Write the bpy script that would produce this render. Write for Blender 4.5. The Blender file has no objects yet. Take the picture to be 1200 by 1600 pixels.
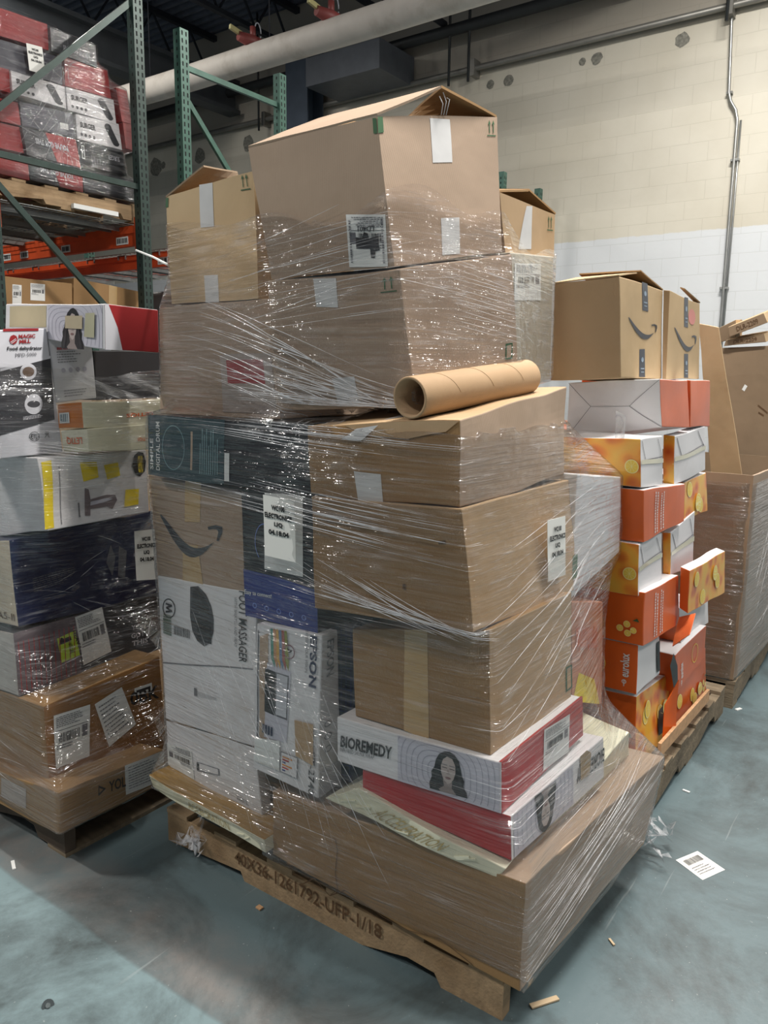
import bpy, bmesh, math, random
import numpy as np
from mathutils import Vector, Matrix, noise
from mathutils.geometry import tessellate_polygon

# ------------------------------------------------------------------ camera, light, exposure
scene = bpy.context.scene
COL = scene.collection
W_PX, H_PX, F_PX = 1200.0, 1600.0, 1220.0
YAW, PITCH, ROLL, CAM_H = 0.622692, 0.174533, 0.013090, 1.5
cam_data = bpy.data.cameras.new('camera')
cam = bpy.data.objects.new('camera', cam_data)
COL.objects.link(cam)
fwd = Vector((math.cos(YAW)*math.cos(PITCH), math.sin(YAW)*math.cos(PITCH), -math.sin(PITCH)))
r0 = Vector((math.sin(YAW), -math.cos(YAW), 0)); u0 = r0.cross(fwd)
rgt = r0*math.cos(ROLL) + u0*math.sin(ROLL); up = rgt.cross(fwd)
cam.matrix_world = Matrix(((rgt.x, up.x, -fwd.x, 0), (rgt.y, up.y, -fwd.y, 0), (rgt.z, up.z, -fwd.z, CAM_H), (0, 0, 0, 1)))
cam_data.sensor_fit = 'VERTICAL'
cam_data.sensor_height = 24.0
cam_data.lens = 24.0*F_PX/H_PX
cam_data.clip_start = 0.05
cam_data.clip_end = 200
scene.camera = cam

scene.view_settings.view_transform = 'Standard'
scene.view_settings.look = 'None'
scene.view_settings.exposure = 0.5
scene.view_settings.gamma = 1.0
scene.view_settings.use_curve_mapping = False
scene.cycles.max_bounces = 10
scene.cycles.transparent_max_bounces = 16
scene.cycles.use_denoising = True

world = bpy.data.worlds.new('world'); scene.world = world
world.use_nodes = True
world.node_tree.nodes['Background'].inputs[0].default_value = (0.80, 0.88, 1.0, 1)
world.node_tree.nodes['Background'].inputs[1].default_value = 0.13

# unseen tubular lamps, some inferred from shadows, some added for fill and glints: (x, y, z, length, watts); all run along Y like the roof deck
LIGHT_GAIN = 1.0
LAMPS = [(2.15, 0.05, 5.7, 1.3, 250), (2.15, -2.9, 5.7, 1.3, 80), (-1.9, 6.6, 6.0, 1.3, 300), (-2.3, 0.6, 5.8, 1.3, 55), (-2.3, -2.6, 5.8, 1.3, 35),  # the last pair here is added as fill and for glints on the film
         (6.7, 1.2, 6.2, 1.3, 215), (6.4, -3.5, 6.1, 1.3, 90), (4.3, 8.8, 6.4, 1.3, 130)]  # last lamp added to brighten the racks and the jacketed pipe

# ------------------------------------------------------------------ helpers
def lin(c):
    if isinstance(c, str):
        c = tuple(int(c[i:i+2], 16)/255 for i in (0, 2, 4))
    return tuple((v/12.92 if v <= 0.04045 else ((v+0.055)/1.055)**2.4) for v in c) + (1.0,)

MATS = {}
def mat(name, col, rough=0.6, metal=0.0, var=0.06, scale=6.0, bump=0.0, bscale=40.0, stretch=(1, 1, 1), spec=0.5, emis=None, dirt=None, coat=0.0):
    """procedural material: base colour broken up by noise, optional dirt colour and bump"""
    if name in MATS: return MATS[name]
    m = bpy.data.materials.new(name); m.use_nodes = True
    nt = m.node_tree; N = nt.nodes; Lk = nt.links
    b = N['Principled BSDF']; b.inputs['Roughness'].default_value = rough; b.inputs['Metallic'].default_value = metal
    b.inputs['Specular IOR Level'].default_value = spec
    b.inputs['Coat Weight'].default_value = coat
    tc = N.new('ShaderNodeTexCoord'); mp = N.new('ShaderNodeMapping'); mp.inputs['Scale'].default_value = stretch
    Lk.new(tc.outputs['Object'], mp.inputs['Vector'])
    n1 = N.new('ShaderNodeTexNoise'); n1.inputs['Scale'].default_value = scale; n1.inputs['Detail'].default_value = 5
    Lk.new(mp.outputs[0], n1.inputs['Vector'])
    base = lin(col)
    ramp = N.new('ShaderNodeValToRGB'); e = ramp.color_ramp.elements
    e[0].position = 0.3; e[1].position = 0.7
    lo = tuple(max(0, v*(1-var*2)) for v in base[:3]); hi = tuple(min(1, v*(1+var*1.4)) for v in base[:3])
    e[0].color = lo+(1,); e[1].color = hi+(1,)
    Lk.new(n1.outputs['Fac'], ramp.inputs[0])
    out = ramp.outputs[0]
    if dirt:
        n2 = N.new('ShaderNodeTexNoise'); n2.inputs['Scale'].default_value = dirt[1]; n2.inputs['Detail'].default_value = 8; n2.inputs['Roughness'].default_value = 0.65
        Lk.new(tc.outputs['Object'], n2.inputs['Vector'])
        r2 = N.new('ShaderNodeValToRGB'); r2.color_ramp.elements[0].position = dirt[2]; r2.color_ramp.elements[1].position = dirt[3]
        Lk.new(n2.outputs['Fac'], r2.inputs[0])
        mx = N.new('ShaderNodeMix'); mx.data_type = 'RGBA'
        Lk.new(r2.outputs[0], mx.inputs['Factor']); Lk.new(out, mx.inputs['A']); mx.inputs['B'].default_value = lin(dirt[0])
        out = mx.outputs['Result']
    Lk.new(out, b.inputs['Base Color'])
    if bump:
        n3 = N.new('ShaderNodeTexNoise'); n3.inputs['Scale'].default_value = bscale; n3.inputs['Detail'].default_value = 4
        Lk.new(mp.outputs[0], n3.inputs['Vector'])
        bp = N.new('ShaderNodeBump'); bp.inputs['Strength'].default_value = bump; bp.inputs['Distance'].default_value = 0.004
        Lk.new(n3.outputs['Fac'], bp.inputs['Height']); Lk.new(bp.outputs[0], b.inputs['Normal'])
    if emis:
        b.inputs['Emission Color'].default_value = lin(col); b.inputs['Emission Strength'].default_value = emis
    MATS[name] = m
    return m

def cardboard(name, col, worn=None):
    """kraft board: fibre noise, faint vertical flutes showing through the liner"""
    if name in MATS: return MATS[name]
    m = mat(name, col, rough=0.72, var=0.05, scale=3.0, spec=0.3, dirt=(worn or 'a58b6c', 2.2, 0.52, 0.85))
    nt = m.node_tree; N = nt.nodes; Lk = nt.links
    tc = N.new('ShaderNodeTexCoord')
    sx = N.new('ShaderNodeSeparateXYZ'); Lk.new(tc.outputs['Object'], sx.inputs[0])
    add = N.new('ShaderNodeMath'); add.operation = 'ADD'; Lk.new(sx.outputs[0], add.inputs[0]); Lk.new(sx.outputs[1], add.inputs[1])
    mu = N.new('ShaderNodeMath'); mu.operation = 'MULTIPLY'; mu.inputs[1].default_value = 1400.0; Lk.new(add.outputs[0], mu.inputs[0])
    si = N.new('ShaderNodeMath'); si.operation = 'SINE'; Lk.new(mu.outputs[0], si.inputs[0])
    nz = N.new('ShaderNodeTexNoise'); nz.inputs['Scale'].default_value = 9.0; Lk.new(tc.outputs['Object'], nz.inputs['Vector'])
    ad = N.new('ShaderNodeMath'); ad.operation = 'MULTIPLY_ADD'; ad.inputs[1].default_value = 0.03; Lk.new(si.outputs[0], ad.inputs[0]); Lk.new(nz.outputs['Fac'], ad.inputs[2])
    bp = N.new('ShaderNodeBump'); bp.inputs['Strength'].default_value = 0.5; bp.inputs['Distance'].default_value = 0.006
    Lk.new(ad.outputs[0], bp.inputs['Height']); Lk.new(bp.outputs[0], N['Principled BSDF'].inputs['Normal'])
    return m

def mesh_obj(name, verts, faces, mats, parent=None, midx=None, smooth=False):
    me = bpy.data.meshes.new(name)
    me.from_pydata([tuple(v) for v in verts], [], faces)
    for m in (mats if isinstance(mats, (list, tuple)) else [mats]): me.materials.append(m)
    if midx: me.polygons.foreach_set('material_index', midx)
    if smooth: me.polygons.foreach_set('use_smooth', [True]*len(me.polygons))
    me.update()
    o = bpy.data.objects.new(name, me); COL.objects.link(o)
    if parent is not None: o.parent = parent
    return o

def bm_obj(name, bm, mats, parent=None, smooth=False):
    me = bpy.data.meshes.new(name); bm.normal_update(); bm.to_mesh(me); bm.free()
    for m in (mats if isinstance(mats, (list, tuple)) else [mats]): me.materials.append(m)
    if smooth: me.polygons.foreach_set('use_smooth', [True]*len(me.polygons))
    o = bpy.data.objects.new(name, me); COL.objects.link(o)
    if parent is not None: o.parent = parent
    return o

def tag(o, label, cat, group=None, kind=None):
    o['label'] = label; o['category'] = cat
    if group: o['group'] = group
    if kind: o['kind'] = kind
    return o

def struct(o):
    o['kind'] = 'structure'; return o

def empty(name, loc=(0, 0, 0)):
    o = bpy.data.objects.new(name, None); o.location = loc; o.empty_display_size = 0.1
    COL.objects.link(o); return o

def under(o, root):
    """parent keeping the world place (root carries only a location)"""
    o.parent = root; o.location = Vector(o.location) - Vector(root.location); return o

def add_box(bm, x0, x1, y0, y1, z0, z1, mi=0):
    v = [bm.verts.new(p) for p in ((x0,y0,z0),(x1,y0,z0),(x1,y1,z0),(x0,y1,z0),(x0,y0,z1),(x1,y0,z1),(x1,y1,z1),(x0,y1,z1))]
    for f in ((3,2,1,0),(4,5,6,7),(0,1,5,4),(1,2,6,5),(2,3,7,6),(3,0,4,7)):
        fc = bm.faces.new([v[i] for i in f]); fc.material_index = mi
    return v

def add_bar(bm, a, b, w, h, mi=0, upv=(0, 0, 1)):
    a = Vector(a); b = Vector(b); d = (b-a).normalized(); u = Vector(upv)
    s = d.cross(u)
    if s.length < 1e-4: s = d.cross(Vector((1, 0, 0)))
    s.normalize(); u = s.cross(d)
    v = []
    for p in (a, b):
        for i, j in ((-1,-1),(1,-1),(1,1),(-1,1)): v.append(bm.verts.new(p + s*(i*w/2) + u*(j*h/2)))
    for f in ((3,2,1,0),(4,5,6,7),(0,1,5,4),(1,2,6,5),(2,3,7,6),(3,0,4,7)):
        fc = bm.faces.new([v[i] for i in f]); fc.material_index = mi

def add_tube(bm, pts, r, seg=10, mi=0, cap=True):
    pts = [Vector(p) for p in pts]; rings = []
    rr = r if isinstance(r, (list, tuple)) else [r]*len(pts)
    u = None
    for i, p in enumerate(pts):
        d = (pts[min(i+1, len(pts)-1)] - pts[max(i-1, 0)]).normalized()
        if u is None: u = d.orthogonal().normalized()
        else: u = (u - d*u.dot(d)).normalized()
        w = d.cross(u)
        rings.append([bm.verts.new(p + (u*math.cos(2*math.pi*k/seg) + w*math.sin(2*math.pi*k/seg))*rr[i]) for k in range(seg)])
    for a, b in zip(rings, rings[1:]):
        for k in range(seg):
            f = bm.faces.new((a[k], a[(k+1)%seg], b[(k+1)%seg], b[k])); f.material_index = mi; f.smooth = True
    if cap:
        for rg, rev in ((rings[0], True), (rings[-1], False)):
            f = bm.faces.new(rg[::-1] if rev else rg); f.material_index = mi

# ------------------------------------------------------------------ cartons
CORNERS = {  # eight corners of each carton in mm: near, right, back, left; bottom then top
'M2':[[1463,648,115],[2214,608,113],[2201,1375,157],[1450,1415,159],[1463,649,393],[2349,602,342],[2336,1365,308],[1450,1411,360]],
'Fa':[[1420,1413,182],[1870,1397,182],[1854,1854,228],[1404,1870,228],[1420,1419,220],[1870,1403,220],[1853,1873,262],[1403,1889,262]],
'Fb':[[1460,719,375],[2295,690,341],[2269,1183,382],[1434,1212,415],[1461,699,405],[2218,672,454],[2197,1075,523],[1440,1102,474]],
'M14':[[1479,694,418],[2000,669,402],[1972,1073,440],[1451,1098,456],[1479,700,527],[1993,676,523],[1965,1074,518],[1451,1098,522]],
'M13':[[1470,720,528],[1937,712,538],[1905,1161,535],[1439,1169,526],[1470,725,651],[1929,717,650],[1897,1164,646],[1438,1172,647]],
'M12':[[1485,759,649],[1915,744,648],[1895,1118,646],[1465,1133,648],[1484,774,945],[1910,759,940],[1891,1128,874],[1465,1143,878]],
'M9':[[1430,785,951],[1990,785,923],[1968,1216,900],[1407,1216,928],[1428,822,1219],[2065,822,1226],[2043,1227,1215],[1407,1227,1208]],
'M11':[[1440,829,1218],[2000,829,1236],[1978,1241,1224],[1418,1241,1206],[1439,843,1408],[2014,843,1472],[1993,1244,1442],[1418,1244,1378]],
'M16':[[1500,991,1429],[1867,913,1475],[1832,1311,1451],[1465,1389,1405],[1496,1039,1735],[1878,957,1807],[1844,1338,1796],[1463,1419,1724]],
'M15':[[1500,1057,1742],[1849,970,1811],[1813,1317,1798],[1464,1404,1729],[1495,1107,2065],[1874,1012,2142],[1836,1373,2120],[1457,1468,2042]],
'M3a':[[1500,1496,188],[1534,1495,189],[1507,1876,216],[1473,1877,216],[1498,1523,432],[1552,1521,295],[1526,1888,286],[1472,1890,423]],
'M3b':[[1500,1525,431],[1900,1511,431],[1874,1878,426],[1474,1892,426],[1501,1510,897],[1901,1496,897],[1873,1891,886],[1473,1905,886]],
'M4':[[1460,1252,384],[1560,1252,391],[1530,1465,423],[1430,1465,416],[1462,1240,840],[1524,1240,839],[1495,1442,836],[1433,1442,838]],
'M5':[[1600,1245,366],[1900,1234,366],[1896,1315,361],[1596,1325,361],[1600,1244,834],[1900,1234,834],[1896,1315,828],[1596,1326,828]],
'M6':[[1470,1260,839],[1820,1248,839],[1803,1493,844],[1453,1505,844],[1470,1265,1182],[1819,1253,1182],[1802,1503,1187],[1452,1515,1187]],
'M7':[[1500,1552,892],[1900,1538,892],[1875,1890,886],[1475,1904,886],[1500,1560,1170],[1899,1546,1170],[1874,1909,1191],[1474,1923,1191]],
'M8':[[1490,1304,1192],[1840,1292,1192],[1799,1881,1200],[1449,1893,1200],[1491,1291,1378],[1841,1279,1378],[1799,1874,1374],[1449,1886,1374]],
'M18':[[1550,1455,1378],[1950,1442,1378],[1917,1904,1372],[1518,1918,1372],[1547,1497,1692],[1947,1483,1692],[1918,1893,1684],[1518,1906,1684]],
'M17':[[1550,1535,1696],[1950,1521,1696],[1927,1849,1690],[1527,1863,1690],[1549,1546,2017],[1949,1532,2017],[1926,1857,1990],[1526,1871,1990]],
'M10':[[2017,800,891],[2394,800,957],[2380,1200,957],[2003,1200,891],[2008,800,1239],[2359,800,1199],[2345,1200,1199],[1994,1200,1239]],
'M19':[[1966,1020,1826],[2282,1020,1853],[2270,1370,1853],[1954,1370,1826],[1918,1020,1971],[2276,1020,1975],[2264,1370,1975],[1905,1370,1971]],
'M20':[[2028,1000,1478],[2252,1000,1493],[2240,1350,1493],[2016,1350,1478],[1950,1000,1823],[2237,1000,1850],[2224,1350,1850],[1938,1350,1823]],
'M21':[[2071,800,569],[2319,800,472],[2307,1150,472],[2059,1150,569],[2018,800,882],[2277,800,821],[2264,1150,821],[2006,1150,882]],
'L1':[[1173,2023,130],[1567,2023,126],[1567,2528,93],[1173,2528,98],[1173,2016,268],[1561,2016,249],[1561,2511,192],[1173,2511,210]],
'L2':[[1220,2139,208],[1662,2139,171],[1662,2613,109],[1220,2613,146],[1220,2146,487],[1658,2146,520],[1658,2565,494],[1220,2565,461]],
'L3':[[1220,2284,484],[1771,2284,483],[1771,2564,462],[1220,2564,464],[1220,2290,694],[1780,2290,696],[1780,2532,677],[1220,2532,674]],
'L4':[[1240,2299,704],[1781,2299,680],[1781,2570,658],[1240,2570,681],[1240,2315,981],[1785,2315,1000],[1785,2528,973],[1240,2528,954]],
'L5':[[1300,2192,1019],[1671,2192,1018],[1671,2650,933],[1300,2650,934],[1300,2230,1236],[1700,2230,1233],[1700,2606,1214],[1300,2606,1217]],
'L6a':[[1420,2164,1324],[1714,2164,1319],[1714,2299,1310],[1420,2299,1316],[1420,2167,1403],[1720,2167,1407],[1720,2299,1395],[1420,2299,1390]],
'L6b':[[1420,2144,1251],[1647,2144,1245],[1647,2278,1238],[1420,2278,1244],[1420,2151,1321],[1654,2151,1329],[1654,2282,1320],[1420,2282,1312]],
'L8':[[1600,2352,1400],[1867,2352,1404],[1867,2652,1404],[1600,2652,1400],[1600,2363,1566],[1878,2363,1572],[1878,2663,1572],[1600,2663,1566]],
'L7':[[1140,2288,1233],[1422,2288,1243],[1422,2538,1243],[1140,2538,1233],[1140,2325,1605],[1414,2325,1628],[1414,2575,1628],[1140,2575,1605]],
'L7b':[[1420,2305,1398],[1566,2305,1410],[1566,2405,1410],[1420,2405,1398],[1420,2330,1595],[1573,2330,1604],[1573,2430,1604],[1420,2430,1595]],
'L9':[[1420,2034,1561],[1614,2034,1556],[1614,2581,1614],[1420,2581,1620],[1420,2029,1692],[1613,2029,1686],[1613,2568,1704],[1420,2568,1710]],
'O1a':[[2578,752,150],[3013,744,137],[2999,1144,137],[2564,1152,150],[2577,772,413],[3011,764,377],[2998,1164,377],[2563,1172,413]],
'O1b':[[3001,742,148],[3475,734,133],[3475,1134,133],[3001,1142,148],[2936,743,406],[3392,735,369],[3392,1135,369],[2936,1143,406]],
'O2a':[[2523,752,444],[2764,748,448],[2764,1148,448],[2523,1152,444],[2511,752,623],[2728,748,606],[2728,1148,606],[2511,1152,623]],
'O2b':[[2936,732,321],[3338,725,342],[3338,1125,342],[2936,1132,321],[2895,732,481],[3312,725,488],[3312,1125,488],[2895,1132,481]],
'O3a':[[2493,732,631],[2883,725,610],[2883,1125,610],[2493,1132,631],[2465,732,819],[2832,726,803],[2832,1126,803],[2465,1132,819]],
'O3b':[[3032,752,489],[3442,745,468],[3442,1145,468],[3032,1152,489],[2984,753,640],[3407,745,579],[3407,1145,579],[2984,1153,640]],
'O4a':[[2459,752,805],[2704,748,812],[2704,1148,812],[2459,1152,805],[2428,752,983],[2665,748,979],[2665,1148,979],[2428,1152,983]],
'O4b':[[2821,752,801],[3109,747,779],[3109,773,765],[2821,778,787],[2781,752,964],[3063,748,1000],[3063,774,997],[2781,779,961]],
'O4c':[[2831,682,668],[3349,673,633],[3349,705,648],[2831,714,684],[2793,682,834],[3293,674,820],[3293,707,829],[2793,716,843]],
'O5a':[[2446,742,986],[2868,734,993],[2868,1134,993],[2446,1142,986],[2403,742,1160],[2845,735,1134],[2845,1135,1134],[2403,1142,1160]],
'O5b':[[2952,752,981],[3257,746,979],[3257,1146,979],[2952,1152,981],[2913,752,1126],[3189,748,1140],[3189,1148,1140],[2913,1152,1126]],
'O6a':[[2400,752,1164],[2628,748,1152],[2628,1148,1152],[2400,1152,1164],[2381,752,1313],[2575,749,1318],[2575,1149,1318],[2381,1152,1313]],
'O6b':[[2779,752,1135],[3164,745,1152],[3164,784,1149],[2779,791,1132],[2736,752,1305],[3113,746,1318],[3113,785,1320],[2736,791,1307]],
'O7a':[[2580,752,1342],[2890,746,1328],[2890,1069,1272],[2580,1075,1286],[2525,753,1495],[2835,747,1496],[2835,1050,1481],[2525,1056,1480]],
'O7b':[[2919,752,1326],[3194,747,1319],[3194,1147,1319],[2919,1152,1326],[2880,752,1494],[3130,748,1494],[3130,1148,1494],[2880,1152,1494]],
'A1':[[2394,832,1498],[2781,825,1499],[2781,1056,1488],[2394,1062,1486],[2329,833,1793],[2733,826,1788],[2733,1028,1775],[2329,1035,1781]],
'A2':[[2768,802,1497],[3159,795,1498],[3159,808,1498],[2768,815,1497],[2726,802,1784],[3094,796,1773],[3094,817,1776],[2726,824,1787]],
'G':[[3702,674,140],[4485,661,106],[4485,820,86],[3702,834,120],[3702,668,1082],[4226,658,1066],[4226,895,1064],[3702,904,1079]],
'G2':[[4950,602,761],[5850,570,761],[5850,1011,711],[4950,1043,711],[4950,691,1697],[5850,659,1697],[5850,1102,1677],[4950,1134,1677]],
'S1':[[3191,5000,3538],[3532,5000,3540],[3532,5380,3540],[3191,5380,3538],[3192,5000,3683],[3530,5000,3684],[3530,5380,3684],[3192,5380,3683]],
'S2':[[2909,5000,3210],[3280,5000,3214],[3280,5380,3214],[2909,5380,3210],[2906,5000,3339],[3275,5000,3350],[3275,5380,3350],[2906,5380,3339]],
'S3':[[3289,5000,3208],[3667,5000,3213],[3667,5380,3213],[3289,5380,3208],[3284,5000,3353],[3655,5000,3369],[3655,5380,3369],[3284,5380,3353]],
'S4':[[3350,5000,3042],[3706,5000,3048],[3706,5380,3048],[3350,5380,3042],[3346,5000,3198],[3688,5000,3219],[3688,5380,3219],[3346,5380,3198]],
'S5':[[3355,5000,2876],[3735,5000,2882],[3735,5380,2882],[3355,5380,2876],[3350,5000,3034],[3716,5000,3042],[3716,5380,3042],[3350,5380,3034]],
'S6':[[3286,5010,3359],[3641,5010,3376],[3641,5390,3376],[3286,5390,3359],[3289,5010,3540],[3620,5010,3552],[3620,5390,3552],[3289,5390,3540]],
'S7':[[3731,5020,3249],[3812,5020,3252],[3812,5400,3252],[3731,5400,3249],[3690,5020,3466],[3780,5020,3466],[3780,5400,3466],[3690,5400,3466]],
'S7b':[[3747,5010,3072],[3829,5010,3073],[3829,5390,3073],[3747,5390,3072],[3729,5010,3243],[3810,5010,3246],[3810,5390,3246],[3729,5390,3243]],
'S8':[[2972,4990,2856],[3357,4990,2859],[3357,5370,2859],[2972,5370,2856],[2949,4990,3020],[3329,4990,3032],[3329,5370,3032],[2949,5370,3020]],
'S9':[[2989,5000,2710],[3373,5000,2702],[3373,5380,2702],[2989,5380,2710],[2985,5000,2845],[3372,5000,2847],[3372,5380,2847],[2985,5380,2845]],
'S10':[[3390,5010,2710],[3850,5010,2715],[3850,5390,2715],[3390,5390,2710],[3385,5010,2863],[3835,5010,2868],[3835,5390,2868],[3385,5390,2863]],
'S11':[[2645,5020,2866],[2986,5020,2868],[2986,5400,2868],[2645,5400,2866],[2626,5020,3018],[2958,5020,3023],[2958,5400,3023],[2626,5400,3018]],
'S12':[[2630,5000,2706],[2984,5000,2705],[2984,5380,2705],[2630,5380,2706],[2633,5000,2838],[2981,5000,2840],[2981,5380,2840],[2633,5380,2838]],
'S13':[[2966,5010,3034],[3338,5010,3049],[3338,5390,3049],[2966,5390,3034],[2954,5010,3176],[3328,5010,3200],[3328,5390,3200],[2954,5390,3176]],
'S14':[[2602,5020,3201],[2904,5020,3213],[2904,5400,3213],[2602,5400,3201],[2614,5020,3342],[2906,5020,3350],[2906,5400,3350],[2614,5400,3342]],
'S15':[[2578,5000,3013],[2951,5000,3029],[2951,5380,3029],[2578,5380,3013],[2588,5000,3147],[2939,5000,3162],[2939,5380,3162],[2588,5380,3147]],
'S16':[[2840,5020,3342],[3274,5020,3362],[3274,5400,3362],[2840,5400,3342],[2844,5020,3507],[3276,5020,3530],[3276,5400,3530],[2844,5400,3507]],
'S17':[[2851,5030,3530],[3197,5030,3550],[3197,5410,3550],[2851,5410,3530],[2855,5030,3693],[3194,5030,3706],[3194,5410,3706],[2855,5410,3693]],
'K1':[[2847,5150,1913],[3340,5150,1950],[3340,5530,1950],[2847,5530,1913],[2860,5150,2102],[3345,5150,2105],[3345,5530,2105],[2860,5530,2102]],
'K2':[[3382,5200,1946],[3969,5200,1971],[3969,5580,1971],[3382,5580,1946],[3395,5200,2152],[3976,5200,2106],[3976,5580,2106],[3395,5580,2152]],
}

FI = {'L': (3, 0, 4, 7), 'R': (0, 1, 5, 4), 'T': (4, 5, 6, 7), 'K': (1, 2, 6, 5), 'J': (2, 3, 7, 6), 'B': (3, 2, 1, 0)}

class Carton:
    """a box with its own eight corners, softly crumpled; prints and labels follow its skin"""
    def __init__(self, key, seed=0, amp=0.003, freq=5.0, corners=None):
        self.c = [Vector(p)/1000 for p in (corners or CORNERS[key])]
        self.seed = seed; self.amp = amp; self.freq = freq; self.obj = None
    def warp(self, p):
        q = p*self.freq + Vector((self.seed*7.3, self.seed*3.1, self.seed*1.7))
        return p + noise.noise_vector(q)*self.amp
    def pt(self, face, u, v, off=0.0):
        a, b, c, d = (self.c[i] for i in FI[face])
        p = a*(1-u)*(1-v) + b*u*(1-v) + c*u*v + d*(1-u)*v
        if off:
            n = ((b-a)*(1-v)+(c-d)*v).cross((d-a)*(1-u)+(c-b)*u).normalized()
            return self.warp(p) + n*off
        return self.warp(p)
    def size(self, face):
        a, b, c, d = (self.c[i] for i in FI[face]); return ((b-a).length+(c-d).length)/2, ((d-a).length+(c-b).length)/2
    def body(self, name, m, faces='LRTKJB', side_mats=None, n=7, bevel=0.003):
        mats = [m]; bm = bmesh.new(); side_mats = side_mats or {}
        for f in faces:
            mi = 0
            if f in side_mats:
                if side_mats[f] not in mats: mats.append(side_mats[f])
                mi = mats.index(side_mats[f])
            g = [[bm.verts.new(self.pt(f, i/n, j/n)) for i in range(n+1)] for j in range(n+1)]
            for j in range(n):
                for i in range(n):
                    fc = bm.faces.new((g[j][i], g[j][i+1], g[j+1][i+1], g[j+1][i])); fc.material_index = mi
        bmesh.ops.remove_doubles(bm, verts=bm.verts, dist=0.0004)
        o = bm_obj(name, bm, mats)
        if bevel:
            mo = o.modifiers.new('soft edges', 'BEVEL'); mo.width = bevel; mo.segments = 2; mo.limit_method = 'ANGLE'; mo.angle_limit = math.radians(50)
        self.obj = o
        return o

def bil(q, s, t):
    return tuple(q[0][k]*(1-s)*(1-t) + q[1][k]*s*(1-t) + q[2][k]*s*t + q[3][k]*(1-s)*t for k in (0, 1))

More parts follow.
